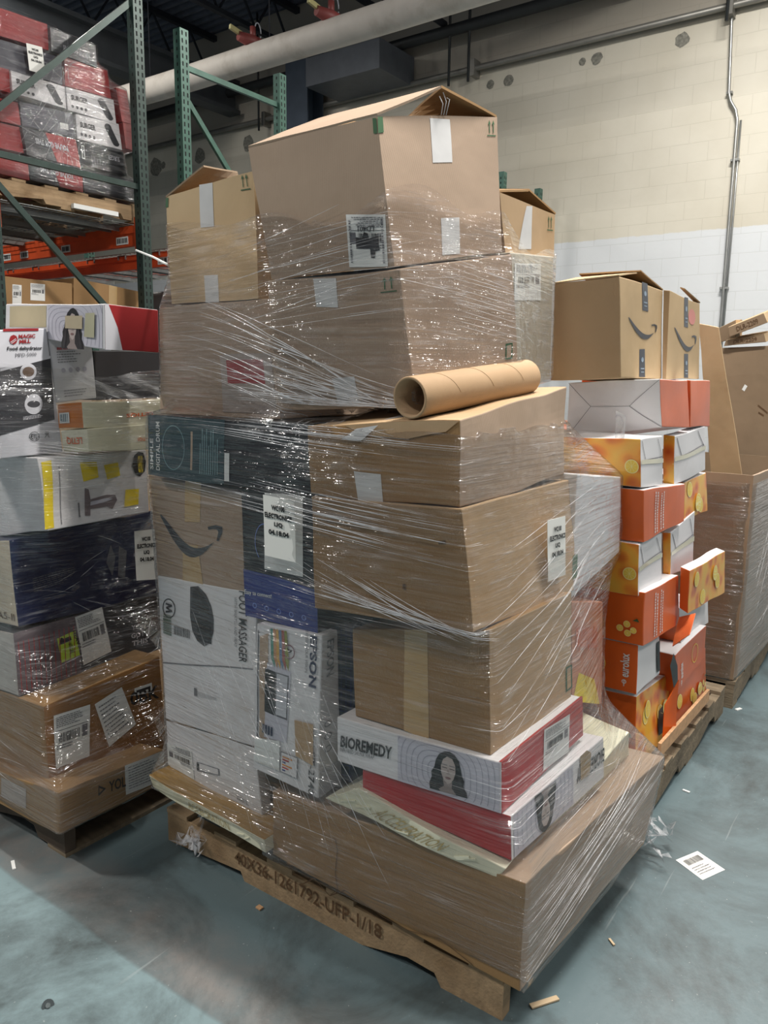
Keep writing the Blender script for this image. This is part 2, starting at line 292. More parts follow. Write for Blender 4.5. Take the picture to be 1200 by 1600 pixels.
class Print:
    """collects flat printed shapes on one face and links them as one mesh; q = four face uv points (bl, br, tr, tl)"""
    def __init__(self, box, face, q=((0,0),(1,0),(1,1),(0,1)), off=0.0012):
        self.b = box; self.f = face; self.q = q; self.off = off; self.V = []; self.F = []; self.M = []; self.mats = []; self.step = 0
    def mi(self, m):
        if m not in self.mats: self.mats.append(m)
        return self.mats.index(m)
    def P(self, s, t, lift=0.0):
        u, v = bil(self.q, s, t); return self.b.pt(self.f, u, v, self.off + lift)
    def rect(self, s0, t0, s1, t1, m, n=1, lift=None, q=None):
        if lift is None: self.step += 1; lift = min(self.step, 30)*0.00012
        k = len(self.V); mi = self.mi(m)
        cs = [bil(q, *c) for c in ((0,0),(1,0),(1,1),(0,1))] if q else [(s0,t0),(s1,t0),(s1,t1),(s0,t1)]
        n = max(n, min(10, math.ceil(max(self.uvd(cs[0], cs[1]), self.uvd(cs[1], cs[2]), self.uvd(cs[2], cs[3]))/0.11)))
        for j in range(n+1):
            for i in range(n+1):
                a, b = i/n, j/n
                if q: s, t = bil(q, a, b)
                else: s, t = s0+(s1-s0)*a, t0+(t1-t0)*b
                self.V.append(self.P(s, t, lift))
        for j in range(n):
            for i in range(n):
                a = k+j*(n+1)+i; self.F.append((a, a+1, a+n+2, a+n+1)); self.M.append(mi)
        return self
    def poly(self, pts, m, lift=None):
        if lift is None: self.step += 1; lift = min(self.step, 30)*0.00012
        k = len(self.V); mi = self.mi(m)
        for s, t in pts: self.V.append(self.P(s, t, lift))
        tri = tessellate_polygon([[Vector((s, t, 0)) for s, t in pts]])
        loc = list(pts)
        def cut(a, b, c, depth):
            e = [(abs(self.uvd(loc[i], loc[j])), i, j, l) for i, j, l in ((a, b, c), (b, c, a), (c, a, b))]
            L, i, j, l = max(e)
            if L < 0.11 or depth > 9: self.F.append((k+a, k+b, k+c)); self.M.append(mi); return
            m_ = ((loc[i][0]+loc[j][0])/2, (loc[i][1]+loc[j][1])/2); loc.append(m_); self.V.append(self.P(m_[0], m_[1], lift)); n_ = len(loc)-1
            cut(i, n_, l, depth+1); cut(n_, j, l, depth+1)
        for a, b, c in tri:
            (x1, y1), (x2, y2), (x3, y3) = pts[a], pts[b], pts[c]
            if (x2-x1)*(y3-y1)-(x3-x1)*(y2-y1) < 0: a, c = c, a
            cut(a, b, c, 0)
        return self
    def uvd(self, p, q):
        a, b = bil(self.q, *p), bil(self.q, *q); return math.hypot(a[0]-b[0], a[1]-b[1])
    def disc(self, s, t, rs, rt, m, n=20, lift=None, a0=0, a1=2*math.pi, rot=0.0):
        pts = []
        for i in range(n):
            a = a0+(a1-a0)*i/n; x, y = rs*math.cos(a), rt*math.sin(a)
            pts.append((s+x*math.cos(rot)-y*math.sin(rot)*rs/max(rt, 1e-6), t+x*math.sin(rot)*rt/max(rs, 1e-6)+y*math.cos(rot)))
        return self.poly(pts, m, lift)
    def ring(self, s, t, rs, rt, w, m, n=28, a0=0, a1=2*math.pi, lift=None):
        if lift is None: self.step += 1; lift = min(self.step, 30)*0.00012
        k = len(self.V); mi = self.mi(m)
        for i in range(n+1):
            a = a0+(a1-a0)*i/n
            for f in (1-w, 1.0): self.V.append(self.P(s+rs*f*math.cos(a), t+rt*f*math.sin(a), lift))
        for i in range(n):
            a = k+2*i; self.F.append((a, a+1, a+3, a+2)); self.M.append(mi)
        return self
    def line(self, a, b, w, m):
        dx, dy = b[0]-a[0], b[1]-a[1]; L = math.hypot(dx, dy) or 1; nx, ny = -dy/L*w/2, dx/L*w/2
        return self.poly([(a[0]-nx, a[1]-ny), (b[0]-nx, b[1]-ny), (b[0]+nx, b[1]+ny), (a[0]+nx, a[1]+ny)], m)
    def bars(self, s0, t0, s1, t1, m, rnd, n=26, vert=True):
        x = 0.0; ws = [rnd.choice((1, 1, 2, 3)) for _ in range(n*2)]; tot = sum(ws)
        for i, w in enumerate(ws):
            if i % 2 == 0:
                a, b = x/tot, (x+w)/tot
                if vert: self.rect(s0+(s1-s0)*a, t0, s0+(s1-s0)*b, t1, m, lift=0.0005)
                else: self.rect(s0, t0+(t1-t0)*a, s1, t0+(t1-t0)*b, m, lift=0.0005)
            x += w
        return self
    def lines(self, s0, t0, s1, t1, n, m, rnd, fill=0.45):
        """rows of small print too small to read"""
        for i in range(n):
            y1 = t1-(t1-t0)*i/n; y0 = y1-(t1-t0)/n*fill; x = s0; end = s0+(s1-s0)*rnd.uniform(0.6, 1)
            while x < end:
                w = (s1-s0)*rnd.uniform(0.03, 0.12); self.rect(x, y0, min(x+w, end), y1, m, lift=0.0005); x += w+(s1-s0)*0.02
        return self
    def text(self, s0, t0, s1, t1, string, m, bold=0.0, q=None):
        V, F = glyphs(string, bold)
        k = len(self.V); mi = self.mi(m)
        for x, y in V:
            if q: s, t = bil(q, x, y)
            else: s, t = s0+(s1-s0)*x, t0+(t1-t0)*y
            self.V.append(self.P(s, t, 0.0012))
        for f in F: self.F.append(tuple(k+i for i in f)); self.M.append(mi)
        return self
    def make(self, name, parent, label=None):
        o = mesh_obj(name, self.V, self.F, self.mats, parent, self.M)
        if label: o['label'] = label
        return o

_GL = {}
def glyphs(string, bold=0.0):
    """outline of a line of lettering, normalised to the unit square"""
    key = (string, bold)
    if key in _GL: return _GL[key]
    cu = bpy.data.curves.new('lettering', 'FONT'); cu.body = string; cu.resolution_u = 2; cu.offset = bold; cu.fill_mode = 'FRONT'; cu.align_x = 'CENTER'
    ob = bpy.data.objects.new('lettering_source', cu); COL.objects.link(ob)
    bpy.context.view_layer.update()
    me = bpy.data.meshes.new_from_object(ob.evaluated_get(bpy.context.evaluated_depsgraph_get()))
    V = [(v.co.x, v.co.y) for v in me.vertices]; F = []
    for p in me.polygons:
        f = list(p.vertices)
        (x1, y1), (x2, y2), (x3, y3) = V[f[0]], V[f[1]], V[f[2]]
        if p.normal.z < 0: f.reverse()
        F.append(tuple(f))
    x0 = min(v[0] for v in V); x1 = max(v[0] for v in V); y0 = min(v[1] for v in V); y1 = max(v[1] for v in V)
    V = [((x-x0)/(x1-x0), (y-y0)/(y1-y0)) for x, y in V]
    bpy.data.objects.remove(ob); bpy.data.curves.remove(cu); bpy.data.meshes.remove(me)
    _GL[key] = (V, F)
    return _GL[key]

# ------------------------------------------------------------------ materials
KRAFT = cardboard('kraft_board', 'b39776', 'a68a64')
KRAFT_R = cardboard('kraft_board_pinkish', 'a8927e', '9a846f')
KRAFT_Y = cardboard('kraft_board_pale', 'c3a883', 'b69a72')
KRAFT_D = cardboard('kraft_board_dark', '967650', '8a6c46')  # darker board, also painting in shade on left faces and flaps
KRAFT_G = cardboard('kraft_board_grey', '84705a', '76644f')
WHITE = mat('white_coated_board', 'dcdadb', 0.45, var=0.02, scale=2.5, dirt=('bcb4b0', 3.0, 0.55, 0.9))
WHITE_G = mat('greyish_white_board', 'c6c6cc', 0.5, var=0.02)
PAPER = mat('paper', 'dedfdc', 0.6, var=0.015)
PAPER_B = mat('bright_paper', 'e9e8e2', 0.55, var=0.01)
TAPE = mat('white_paper_tape', 'cdcccb', 0.35, var=0.03, scale=20)
TAPE_Y = mat('clear_packing_tape', 'b99a6b', 0.18, var=0.03, coat=0.6)
INK = mat('black_ink', '17171a', 0.5, var=0.1)
INK_S = mat('grey_ink', '6b6b70', 0.5, var=0.1)
INK_G = mat('green_ink', '2f5a35', 0.5, var=0.1)
INK_BR = mat('brown_ink', '5a4026', 0.6, var=0.15, scale=60)
BLACK = mat('black_printed_board', '19191c', 0.38, var=0.1, scale=3)
CHAR = mat('charcoal_printed_board', '38383c', 0.38, var=0.06)
NAVY = mat('navy_printed_board', '1b2447', 0.35, var=0.08)
BLUE = mat('blue_printed_board', '1d2c78', 0.35, var=0.08)
TEAL = mat('dark_teal_printed_board', '2b4348', 0.38, var=0.06)
RED = mat('red_printed_board', 'ad1e22', 0.38, var=0.05)
RED_D = mat('dull_red_printed_board', 'a03434', 0.4, var=0.08)
REDL = mat('muted_red_print', '96262a', 0.4, var=0.05)
ORANGE = mat('orange_printed_board', 'd9601f', 0.32, var=0.06, coat=0.2)
ORANGE_T = mat('orange_terracotta_print', 'd2673a', 0.32, var=0.06)
YELLOW = mat('yellow_print', 'e8cf2a', 0.4, var=0.05)
LEMON = mat('lemon_flesh_print', 'f0cf52', 0.35, var=0.05)
LEMON_R = mat('lemon_rind_print', 'f3e6a0', 0.35, var=0.03)
CREAM = mat('cream_plastic_sleeve', 'd8d5bd', 0.35, var=0.04, scale=8, dirt=('b7ab88', 6.0, 0.55, 0.85))
SKINP = mat('printed_skin_tone', 'b7a9a4', 0.45, var=0.04)
LILAC = mat('pale_lilac_print', 'c4c2cc', 0.45, var=0.02)
LILAC_D = mat('lilac_wave_print', 'a09eab', 0.45, var=0.02)
LIMEG = mat('lime_sticker', 'b7d335', 0.4, var=0.03)
WOOD = mat('pallet_pine', 'a08666', 0.8, var=0.12, scale=5, stretch=(1, 8, 8), bump=0.5, bscale=14, dirt=('6d5233', 5.0, 0.5, 0.8))
WOOD_X = mat('pallet_board_wood', 'a48a6a', 0.8, var=0.12, scale=5, stretch=(8, 1, 8), bump=0.5, bscale=14, dirt=('6f5536', 5.0, 0.5, 0.8))
WOOD_G = mat('weathered_pallet_wood', '857660', 0.85, var=0.15, scale=5, stretch=(8, 1, 8), bump=0.5, bscale=14, dirt=('4c4234', 4.0, 0.45, 0.8))
WOOD_D = mat('dark_pallet_wood', '5e5144', 0.85, var=0.15, scale=5, bump=0.5, bscale=14)

def citrus_material():
    """printed fruit: soft blobs of orange, peach and yellow"""
    m = bpy.data.materials.new('citrus_print'); m.use_nodes = True; nt = m.node_tree; N = nt.nodes; Lk = nt.links
    b = N['Principled BSDF']; b.inputs['Roughness'].default_value = 0.32; b.inputs['Coat Weight'].default_value = 0.2
    tc = N.new('ShaderNodeTexCoord'); v = N.new('ShaderNodeTexVoronoi'); v.feature = 'SMOOTH_F1'; v.inputs['Scale'].default_value = 17; v.inputs['Smoothness'].default_value = 0.6
    Lk.new(tc.outputs['Object'], v.inputs['Vector'])
    r = N.new('ShaderNodeValToRGB'); e = r.color_ramp.elements
    e[0].position = 0.05; e[0].color = lin('c4551f'); e[1].position = 0.95; e[1].color = lin('e9b33a')
    for p, c in ((0.3, 'dc7a2c'), (0.5, 'eda33a'), (0.72, 'e8b448')):
        x = e.new(p); x.color = lin(c)
    Lk.new(v.outputs['Distance'], r.inputs[0]); Lk.new(r.outputs[0], b.inputs['Base Color'])
    return m
CITRUS = citrus_material()

# ------------------------------------------------------------------ small printed motifs
def smile(pr, s0, t0, s1, t1, m):
    """curved arrow mark"""
    def X(a, b): return (s0+(s1-s0)*a, t0+(t1-t0)*b)
    top = []; bot = []
    for i in range(17):
        k = i/16; x = k*0.86
        y = 0.95-1.12*math.sin(min(1, k*1.06)*math.pi*0.56)**1.15 + 0.62*max(0, k-0.5)**1.6*1.5
        th = 0.03+0.27*math.sin(math.pi*k)**0.9
        top.append(X(x+0.02, y+th*0.3)); bot.append(X(x, y-th*0.75))
    pr.poly(top+bot[::-1], m)
    head = [X(0.78, 0.70), X(0.90, 0.77), X(1.0, 0.72), X(1.0, 0.52), X(0.94, 0.20), X(0.91, 0.22), X(0.94, 0.52), X(0.92, 0.62), X(0.86, 0.64), X(0.79, 0.60)]
    pr.poly(head, m)
    return pr

def up_arrows(pr, s0, t0, s1, t1, m):
    w = s1-s0; h = t1-t0
    pr.rect(s0, t0, s1, t0+h*0.07, m)
    for c in (0.28, 0.72):
        x = s0+w*c
        pr.rect(x-w*0.04, t0+h*0.2, x+w*0.04, t1-h*0.1, m)
        pr.poly([(x-w*0.17, t1-h*0.32), (x, t1), (x+w*0.17, t1-h*0.32), (x, t1-h*0.2)], m)
    return pr

def portrait(pr, s0, t0, s1, t1):
    """printed photo of a woman with closed eyes and long dark hair"""
    def X(a, b): return (s0+(s1-s0)*a, t0+(t1-t0)*b)
    W = s1-s0; Hh = t1-t0
    hair = [(0.02,0.0),(0.0,0.15),(0.06,0.3),(0.04,0.42),(0.12,0.55),(0.15,0.72),(0.24,0.88),(0.38,0.97),(0.52,1.0),(0.66,0.95),(0.77,0.84),(0.82,0.66),(0.86,0.5),(0.92,0.38),(0.9,0.25),(0.98,0.12),(1.0,0.0)]
    pr.poly([X(a, b) for a, b in hair], INK)
    pr.poly([X(a, b) for a, b in ((0.36,0.3),(0.40,0.16),(0.26,0.05),(0.3,0.0),(0.72,0.0),(0.6,0.14),(0.61,0.3))], mat('printed_neck_tone', '8d807c', 0.45))
    face = [(0.49,0.22),(0.38,0.31),(0.31,0.46),(0.3,0.62),(0.35,0.78),(0.46,0.87),(0.6,0.84),(0.68,0.7),(0.69,0.52),(0.64,0.36),(0.56,0.25)]
    pr.poly([X(a, b) for a, b in face], SKINP)
    for x in (0.4, 0.6):
        pr.rect(*X(x-0.065, 0.585), *X(x+0.065, 0.60), INK); pr.rect(*X(x-0.075, 0.655), *X(x+0.07, 0.672), INK_S)
    pr.poly([X(0.49, 0.58), X(0.455, 0.455), X(0.55, 0.455)], mat('printed_nose_tone', 'a3938e', 0.45))
    pr.disc(*X(0.5, 0.365), 0.075*W, 0.028*Hh, mat('printed_lip_tone', '7e5d5c', 0.45))
    for k in range(5):
        pr.line(X(0.10+0.02*k, 0.04), X(0.20+0.018*k, 0.5), 0.008*W, CHAR); pr.line(X(0.94-0.02*k, 0.04), X(0.8-0.01*k, 0.5), 0.008*W, CHAR)
    return pr

def waves(pr, s0, t0, s1, t1, cs, ct, n, m, bg=None, ar=4.0):
    """concentric rounded rings fading out of a portrait, clipped to the panel"""
    if bg: pr.rect(s0, t0, s1, t1, bg, n=4)
    for k in range(n):
        r = (k+1.2)/n*(s1-s0)*0.62; pts = []
        for i in range(73):
            a = 2*math.pi*i/72; q = (abs(math.cos(a))**3+abs(math.sin(a))**3)**(-1/3)
            pts.append((cs+r*q*math.cos(a), ct+r*q*ar*math.sin(a)))
        w = (s1-s0)*0.007
        for a, b in zip(pts, pts[1:]):
            if all(s0 <= p[0] <= s1 and t0 <= p[1] <= t1 for p in (a, b)): 
                dx, dy = b[0]-a[0], b[1]-a[1]; L = math.hypot(dx, dy/ar) or 1
                nx, ny = -dy/ar/L*w/2, dx/L*w/2*ar
                kk = len(pr.V); mi = pr.mi(m)
                for p in ((a[0]-nx, a[1]-ny), (b[0]-nx, b[1]-ny), (b[0]+nx, b[1]+ny), (a[0]+nx, a[1]+ny)): pr.V.append(pr.P(p[0], p[1], 0.0005))
                pr.F.append((kk+3, kk+2, kk+1, kk)); pr.M.append(mi)
    return pr

def slices(pr, pts):
    """citrus slices: (s, t, radius in s, aspect)"""
    for s, t, r, ar in pts:
        pr.disc(s, t, r, r*ar, LEMON_R, n=22); pr.disc(s, t, r*0.88, r*0.88*ar, LEMON, n=22)
        for k in range(9):
            a = 2*math.pi*k/9+0.3
            pr.line((s, t), (s+r*0.82*math.cos(a), t+r*0.82*ar*math.sin(a)), r*0.06, LEMON_R)
    return pr

def shipping_label(box, face, q, parent, rnd, name='shipping_label', style='ship', m=None, off=0.0016):
    p = Print(box, face, q, off); p.rect(0, 0, 1, 1, m or PAPER, n=4, lift=0.0)
    lab = p.make(name, parent)
    g = Print(box, face, q, off+0.0004)
    if style == 'ship':
        g.lines(0.06, 0.74, 0.9, 0.95, 6, INK_S, rnd); g.bars(0.12, 0.46, 0.72, 0.64, INK, rnd); g.lines(0.06, 0.32, 0.6, 0.42, 2, INK_S, rnd); g.rect(0.78, 0.44, 0.93, 0.66, INK_S)
        g.rect(0.04, 0.69, 0.96, 0.70, INK)
    elif style == 'plain':
        g.lines(0.08, 0.1, 0.9, 0.9, 9, INK_S, rnd, 0.3)
    elif style == 'bar':
        g.bars(0.08, 0.45, 0.92, 0.85, INK, rnd); g.lines(0.1, 0.15, 0.9, 0.38, 2, INK_S, rnd)
    elif style == 'barv':
        g.bars(0.3, 0.1, 0.8, 0.9, INK, rnd, vert=False)
    g.make('printing', lab)
    return lab

def tape(box, face, q, parent, m=None, off=0.0009, name='tape'):
    p = Print(box, face, q, off); p.rect(0, 0, 1, 1, m or TAPE, n=5, lift=0.0)
    o = p.make(name, parent); o['label'] = 'pale tape strip' if (m or TAPE) is TAPE else 'glossy tape strip'
    return o

def panel(name, pts, th, m, parent=None, n=6, amp=0.002, seed=3, mats_edge=None):
    """a board of real thickness spanning four 3-D points"""
    a, b, c, d = (Vector(p) for p in pts); nrm = (b-a).cross(d-a).normalized()*th
    top = []; bot = []; V = []; F = []
    for k in (0, 1):
        for j in range(n+1):
            for i in range(n+1):
                u, v = i/n, j/n; p = a*(1-u)*(1-v)+b*u*(1-v)+c*u*v+d*(1-u)*v
                p = p + noise.noise_vector(p*6+Vector((seed, 0, 0)))*amp
                V.append(p + (nrm if k else Vector()))
    S = (n+1)*(n+1)
    for j in range(n):
        for i in range(n):
            q = j*(n+1)+i; F.append((q, q+n+1, q+n+2, q+1)); q += S; F.append((q, q+1, q+n+2, q+n+1))
    for i in range(n):
        for e in ((i, i+1), ((n)*(n+1)+i+1, (n)*(n+1)+i), ((i+1)*(n+1), i*(n+1)), (i*(n+1)+n, (i+1)*(n+1)+n)):
            F.append((e[0], e[1], e[1]+S, e[0]+S))
    return mesh_obj(name, V, F, m, parent)

# ------------------------------------------------------------------ stretch film
def film_material():
    m = bpy.data.materials.new('stretch_film'); m.use_nodes = True; nt = m.node_tree; N = nt.nodes; Lk = nt.links
    for n in list(N): N.remove(n)
    out = N.new('ShaderNodeOutputMaterial')
    uv = N.new('ShaderNodeUVMap'); uv.uv_map = 'film'
    def mapped(rot, sc):
        mp = N.new('ShaderNodeMapping'); mp.inputs['Rotation'].default_value = (0, 0, rot); mp.inputs['Scale'].default_value = sc
        Lk.new(uv.outputs[0], mp.inputs['Vector']); return mp.outputs[0]
    def noi(vec, scale, detail=4, rough=0.6, dist=0.0):
        n = N.new('ShaderNodeTexNoise'); n.inputs['Scale'].default_value = scale; n.inputs['Detail'].default_value = detail
        n.inputs['Roughness'].default_value = rough; n.inputs['Distortion'].default_value = dist
        Lk.new(vec, n.inputs['Vector']); return n.outputs['Fac']
    def mth(op, a, b=None, c=None):
        n = N.new('ShaderNodeMath'); n.operation = op
        for i, x in enumerate((a, b, c)):
            if x is None: continue
            if isinstance(x, (int, float)): n.inputs[i].default_value = x
            else: Lk.new(x, n.inputs[i])
        return n.outputs[0]
    # pull lines: the film is drawn out along its winding direction and gathers in thin sharp ridges
    def ridge(f, k):
        c = N.new('ShaderNodeClamp'); Lk.new(mth('SUBTRACT', 1.0, mth('MULTIPLY', mth('ABSOLUTE', mth('SUBTRACT', f, 0.5)), k)), c.inputs[0]); return c.outputs[0]
    def step(f, a_, b_):
        r = N.new('ShaderNodeMapRange'); r.interpolation_type = 'SMOOTHSTEP'; r.inputs[1].default_value = a_; r.inputs[2].default_value = b_; Lk.new(f, r.inputs[0]); return r.outputs[0]
    s1 = noi(mapped(0.10, (1.0, 34, 1)), 1.0, 3, 0.55, 0.4); r1 = ridge(s1, 26)
    s2 = noi(mapped(-0.50, (1.3, 44, 1)), 1.0, 3, 0.55, 0.4); r2 = ridge(s2, 24)
    s3 = noi(mapped(0.02, (2.2, 95, 1)), 1.0, 2, 0.5, 0.2); r3 = ridge(s3, 14)
    big = noi(mapped(0.0, (1.8, 3.2, 1)), 1.0, 3); big2 = noi(mapped(0.6, (2.6, 4.0, 1)), 1.3, 3)
    w1 = step(big, 0.38, 0.60); w2 = step(big2, 0.42, 0.62); brk = step(noi(mapped(0.1, (9, 30, 1)), 1.0, 2), 0.36, 0.62)
    rid = mth('MAXIMUM', mth('MULTIPLY', r1, mth('ADD', w1, 0.15)), mth('MULTIPLY', r2, w2)); rid = mth('MAXIMUM', rid, mth('MULTIPLY', r3, mth('MULTIPLY', w1, 0.4)))
    rid = mth('MULTIPLY', rid, brk)
    crum = noi(mapped(0.2, (16, 24, 1)), 1.0, 3, 0.55)
    h = mth('ADD', mth('ADD', mth('MULTIPLY', rid, 0.16), mth('MULTIPLY', s1, 0.7)), mth('ADD', mth('MULTIPLY', crum, 0.30), mth('MULTIPLY', s3, 0.35)))
    bp = N.new('ShaderNodeBump'); bp.inputs['Strength'].default_value = 1.0; bp.inputs['Distance'].default_value = 0.018
    Lk.new(h, bp.inputs['Height'])
    # where the film bunches it is several layers thick and turns milky
    milk = mth('MULTIPLY_ADD', rid, 0.30, mth('MULTIPLY', mth('MULTIPLY', w1, w2), 0.03)); milk = mth('ADD', milk, 0.004)
    tr = N.new('ShaderNodeBsdfTransparent'); tr.inputs[0].default_value = (0.97, 0.97, 0.97, 1)
    df = N.new('ShaderNodeBsdfDiffuse'); df.inputs[0].default_value = (0.78, 0.78, 0.80, 1); Lk.new(bp.outputs[0], df.inputs['Normal'])
    tl = N.new('ShaderNodeBsdfTranslucent'); tl.inputs[0].default_value = (0.75, 0.75, 0.77, 1)
    dm = N.new('ShaderNodeMixShader'); dm.inputs[0].default_value = 0.45; Lk.new(df.outputs[0], dm.inputs[1]); Lk.new(tl.outputs[0], dm.inputs[2])
    m1 = N.new('ShaderNodeMixShader'); Lk.new(milk, m1.inputs[0]); Lk.new(tr.outputs[0], m1.inputs[1]); Lk.new(dm.outputs[0], m1.inputs[2])
    gl = N.new('ShaderNodeBsdfGlossy'); gl.inputs['Roughness'].default_value = 0.11; gl.inputs[0].default_value = (1, 1, 1, 1); Lk.new(bp.outputs[0], gl.inputs['Normal'])
    fr = N.new('ShaderNodeFresnel'); fr.inputs[0].default_value = 1.6; Lk.new(bp.outputs[0], fr.inputs['Normal'])
    ff = mth('MINIMUM', mth('MULTIPLY', fr.outputs[0], 1.0), 0.45)
    m2 = N.new('ShaderNodeMixShader'); Lk.new(ff, m2.inputs[0]); Lk.new(m1.outputs[0], m2.inputs[1]); Lk.new(gl.outputs[0], m2.inputs[2])
    Lk.new(m2.outputs[0], out.inputs[0])
    return m
FILM = film_material()
def crease_material():
    m = bpy.data.materials.new('bunched_film'); m.use_nodes = True; nt = m.node_tree; N = nt.nodes; Lk = nt.links
    b = N['Principled BSDF']; b.inputs['Base Color'].default_value = (0.8, 0.8, 0.82, 1); b.inputs['Roughness'].default_value = 0.12; b.inputs['Specular IOR Level'].default_value = 0.8
    tc = N.new('ShaderNodeTexCoord'); n = N.new('ShaderNodeTexNoise'); n.inputs['Scale'].default_value = 16; Lk.new(tc.outputs['Object'], n.inputs['Vector'])
    r = N.new('ShaderNodeMapRange'); r.inputs[1].default_value = 0.35; r.inputs[2].default_value = 0.7; r.inputs[3].default_value = 0.10; r.inputs[4].default_value = 0.75
    Lk.new(n.outputs['Fac'], r.inputs[0]); Lk.new(r.outputs[0], b.inputs['Alpha'])
    return m
CREASE = crease_material()

def hull2(pts):
    pts = sorted(set((round(p[0], 5), round(p[1], 5)) for p in pts))
    if len(pts) < 3: return pts
    def half(ps):
        h = []
        for p in ps:
            while len(h) > 1 and (h[-1][0]-h[-2][0])*(p[1]-h[-2][1])-(h[-1][1]-h[-2][1])*(p[0]-h[-2][0]) <= 0: h.pop()
            h.append(p)
        return h[:-1]
    return half(pts)+half(pts[::-1])

def film_radii(keys, cx, cy, zs, nth, off):
    """distance of the taut film from the pallet's axis, for every level and direction"""
    th = np.arange(nth)/nth*2*math.pi; D = np.stack([np.cos(th), np.sin(th)], 1)
    R = np.zeros((len(zs), nth))
    for i, z in enumerate(zs):
        P = []
        for k in keys:
            c = CORNERS[k] if isinstance(k, str) else k
            for e in range(4):
                b, t = np.array(c[e])/1000, np.array(c[e+4])/1000
                if b[2]-0.012 <= z <= t[2]+0.012:
                    f = min(1, max(0, (z-b[2])/(t[2]-b[2]))); P.append(tuple((b+(t-b)*f)[:2]))
        hl = hull2(P)
        if len(hl) < 3: R[i] = R[i-1] if i else 0.3; continue
        for a in range(len(hl)):
            p, q = np.array(hl[a])-(cx, cy), np.array(hl[(a+1) % len(hl)])-(cx, cy); n = np.array([q[1]-p[1], p[0]-q[0]]); L = np.linalg.norm(n)
            if L < 1e-6: continue
            n = n/L; d = max(n@p, 0.05)
            dn = D@n
            t = np.where(dn > 1e-4, d/np.maximum(dn, 1e-4), 1e9)
            R[i] = t if a == 0 else np.minimum(R[i], t)
    return R+off

def taut(R, win):
    out = R.copy(); n = len(R)
    for w in range(2, win+1):
        for i in range(n-w):
            a, b = R[i], R[i+w]
            for k in range(1, w): out[i+k] = np.maximum(out[i+k], a+(b-a)*k/w)
    return out

def film(name, keys, cx, cy, segs, nth, label, rnd, top=None, bot=None, off=0.008, creases=70, group=None, mat_=None):
    """segs: list of (z0, z1, window in rings)"""
    dz = 0.016; Z = []; RR = []
    for z0, z1, win, *ks in segs:
        zs = np.arange(z0, z1, dz); R = taut(film_radii(ks[0] if ks else keys, cx, cy, zs, nth, off), win); Z += list(zs); RR.append(R)
    R = np.concatenate(RR); Z = np.array(Z); n = len(Z)
    th = np.arange(nth)/nth*2*math.pi
    zt = np.array([top(t) if top else Z[-1] for t in th]); zb = np.array([bot(t) if bot else Z[0] for t in th])
    V = []; UV = []
    per = np.concatenate([[0], np.cumsum(np.full(nth, 2*math.pi/nth))])*0.55
    for i in range(n):
        for j in range(nth+1):
            jj = j % nth; f = i/(n-1)
            z = zb[jj]+(zt[jj]-zb[jj])*((Z[i]-Z[0])/(Z[-1]-Z[0]))
            zi = np.clip(np.searchsorted(Z, z), 1, n-1); 
            t = (z-Z[zi-1])/max(1e-6, Z[zi]-Z[zi-1]); t = min(1, max(0, t)); r = R[zi-1, jj]*(1-t)+R[zi, jj]*t
            w = noise.noise(Vector((th[jj]*1.5, z*45+th[jj]*4, 3.3)))*0.0022 + noise.noise(Vector((math.cos(th[jj])*3, math.sin(th[jj])*3, z*7)))*0.003
            r += abs(w)
            V.append((cx+r*math.cos(th[jj]), cy+r*math.sin(th[jj]), z)); UV.append((per[j], z))
    F = []
    for i in range(n-1):
        for j in range(nth):
            a = i*(nth+1)+j; F.append((a, a+1, a+nth+2, a+nth+1))
    o = mesh_obj(name, V, F, mat_ or FILM, smooth=True)
    uvl = o.data.uv_layers.new(name='film'); li = np.zeros(len(o.data.loops), dtype=np.int32); o.data.loops.foreach_get('vertex_index', li)
    uvl.data.foreach_set('uv', np.array(UV, dtype=np.float32)[li].ravel())
    # bunched pull lines standing proud of the skin
    bm = bmesh.new()
    def at(a, z, lift=0.002):
        a = a % (2*math.pi); j = a/(2*math.pi)*nth; j0 = int(j) % nth; j1 = (j0+1) % nth; f = j-int(j)
        zi = int(np.clip(np.searchsorted(Z, z), 1, n-1)); t = min(1, max(0, (z-Z[zi-1])/max(1e-6, Z[zi]-Z[zi-1])))
        r = (R[zi-1, j0]*(1-t)+R[zi, j0]*t)*(1-f)+(R[zi-1, j1]*(1-t)+R[zi, j1]*t)*f
        return Vector((cx+(r+lift)*math.cos(a), cy+(r+lift)*math.sin(a), z))
    for (a0, z0_, a1, z1_, r) in (creases if isinstance(creases, list) else [(lambda a, z: (a, z, a+rnd.uniform(0.25, 1.1), z+rnd.uniform(-0.12, 0.12), rnd.uniform(0.0005, 0.0014)))(rnd.uniform(math.pi*0.85, math.pi*1.95), rnd.uniform(Z[0]+0.05, Z[-1]-0.05)) for _ in range(creases)]):
        m = 26; pts = [at(a0+(a1-a0)*k/m, z0_+(z1_-z0_)*k/m) for k in range(m+1)]
        rr = [r*(0.25+0.75*math.sin(math.pi*k/m))*(0.7+0.6*abs(noise.noise(Vector((k*0.4, z0_*9, a0))))) for k in range(m+1)]
        add_tube(bm, pts, rr, 5)
    c = bm_obj('film_creases', bm, CREASE, o, smooth=True); c['kind'] = 'stuff'; c['label'] = 'bright bunched pull lines in the film'
    tag(o, label, 'stretch wrap', group)
    return o, at

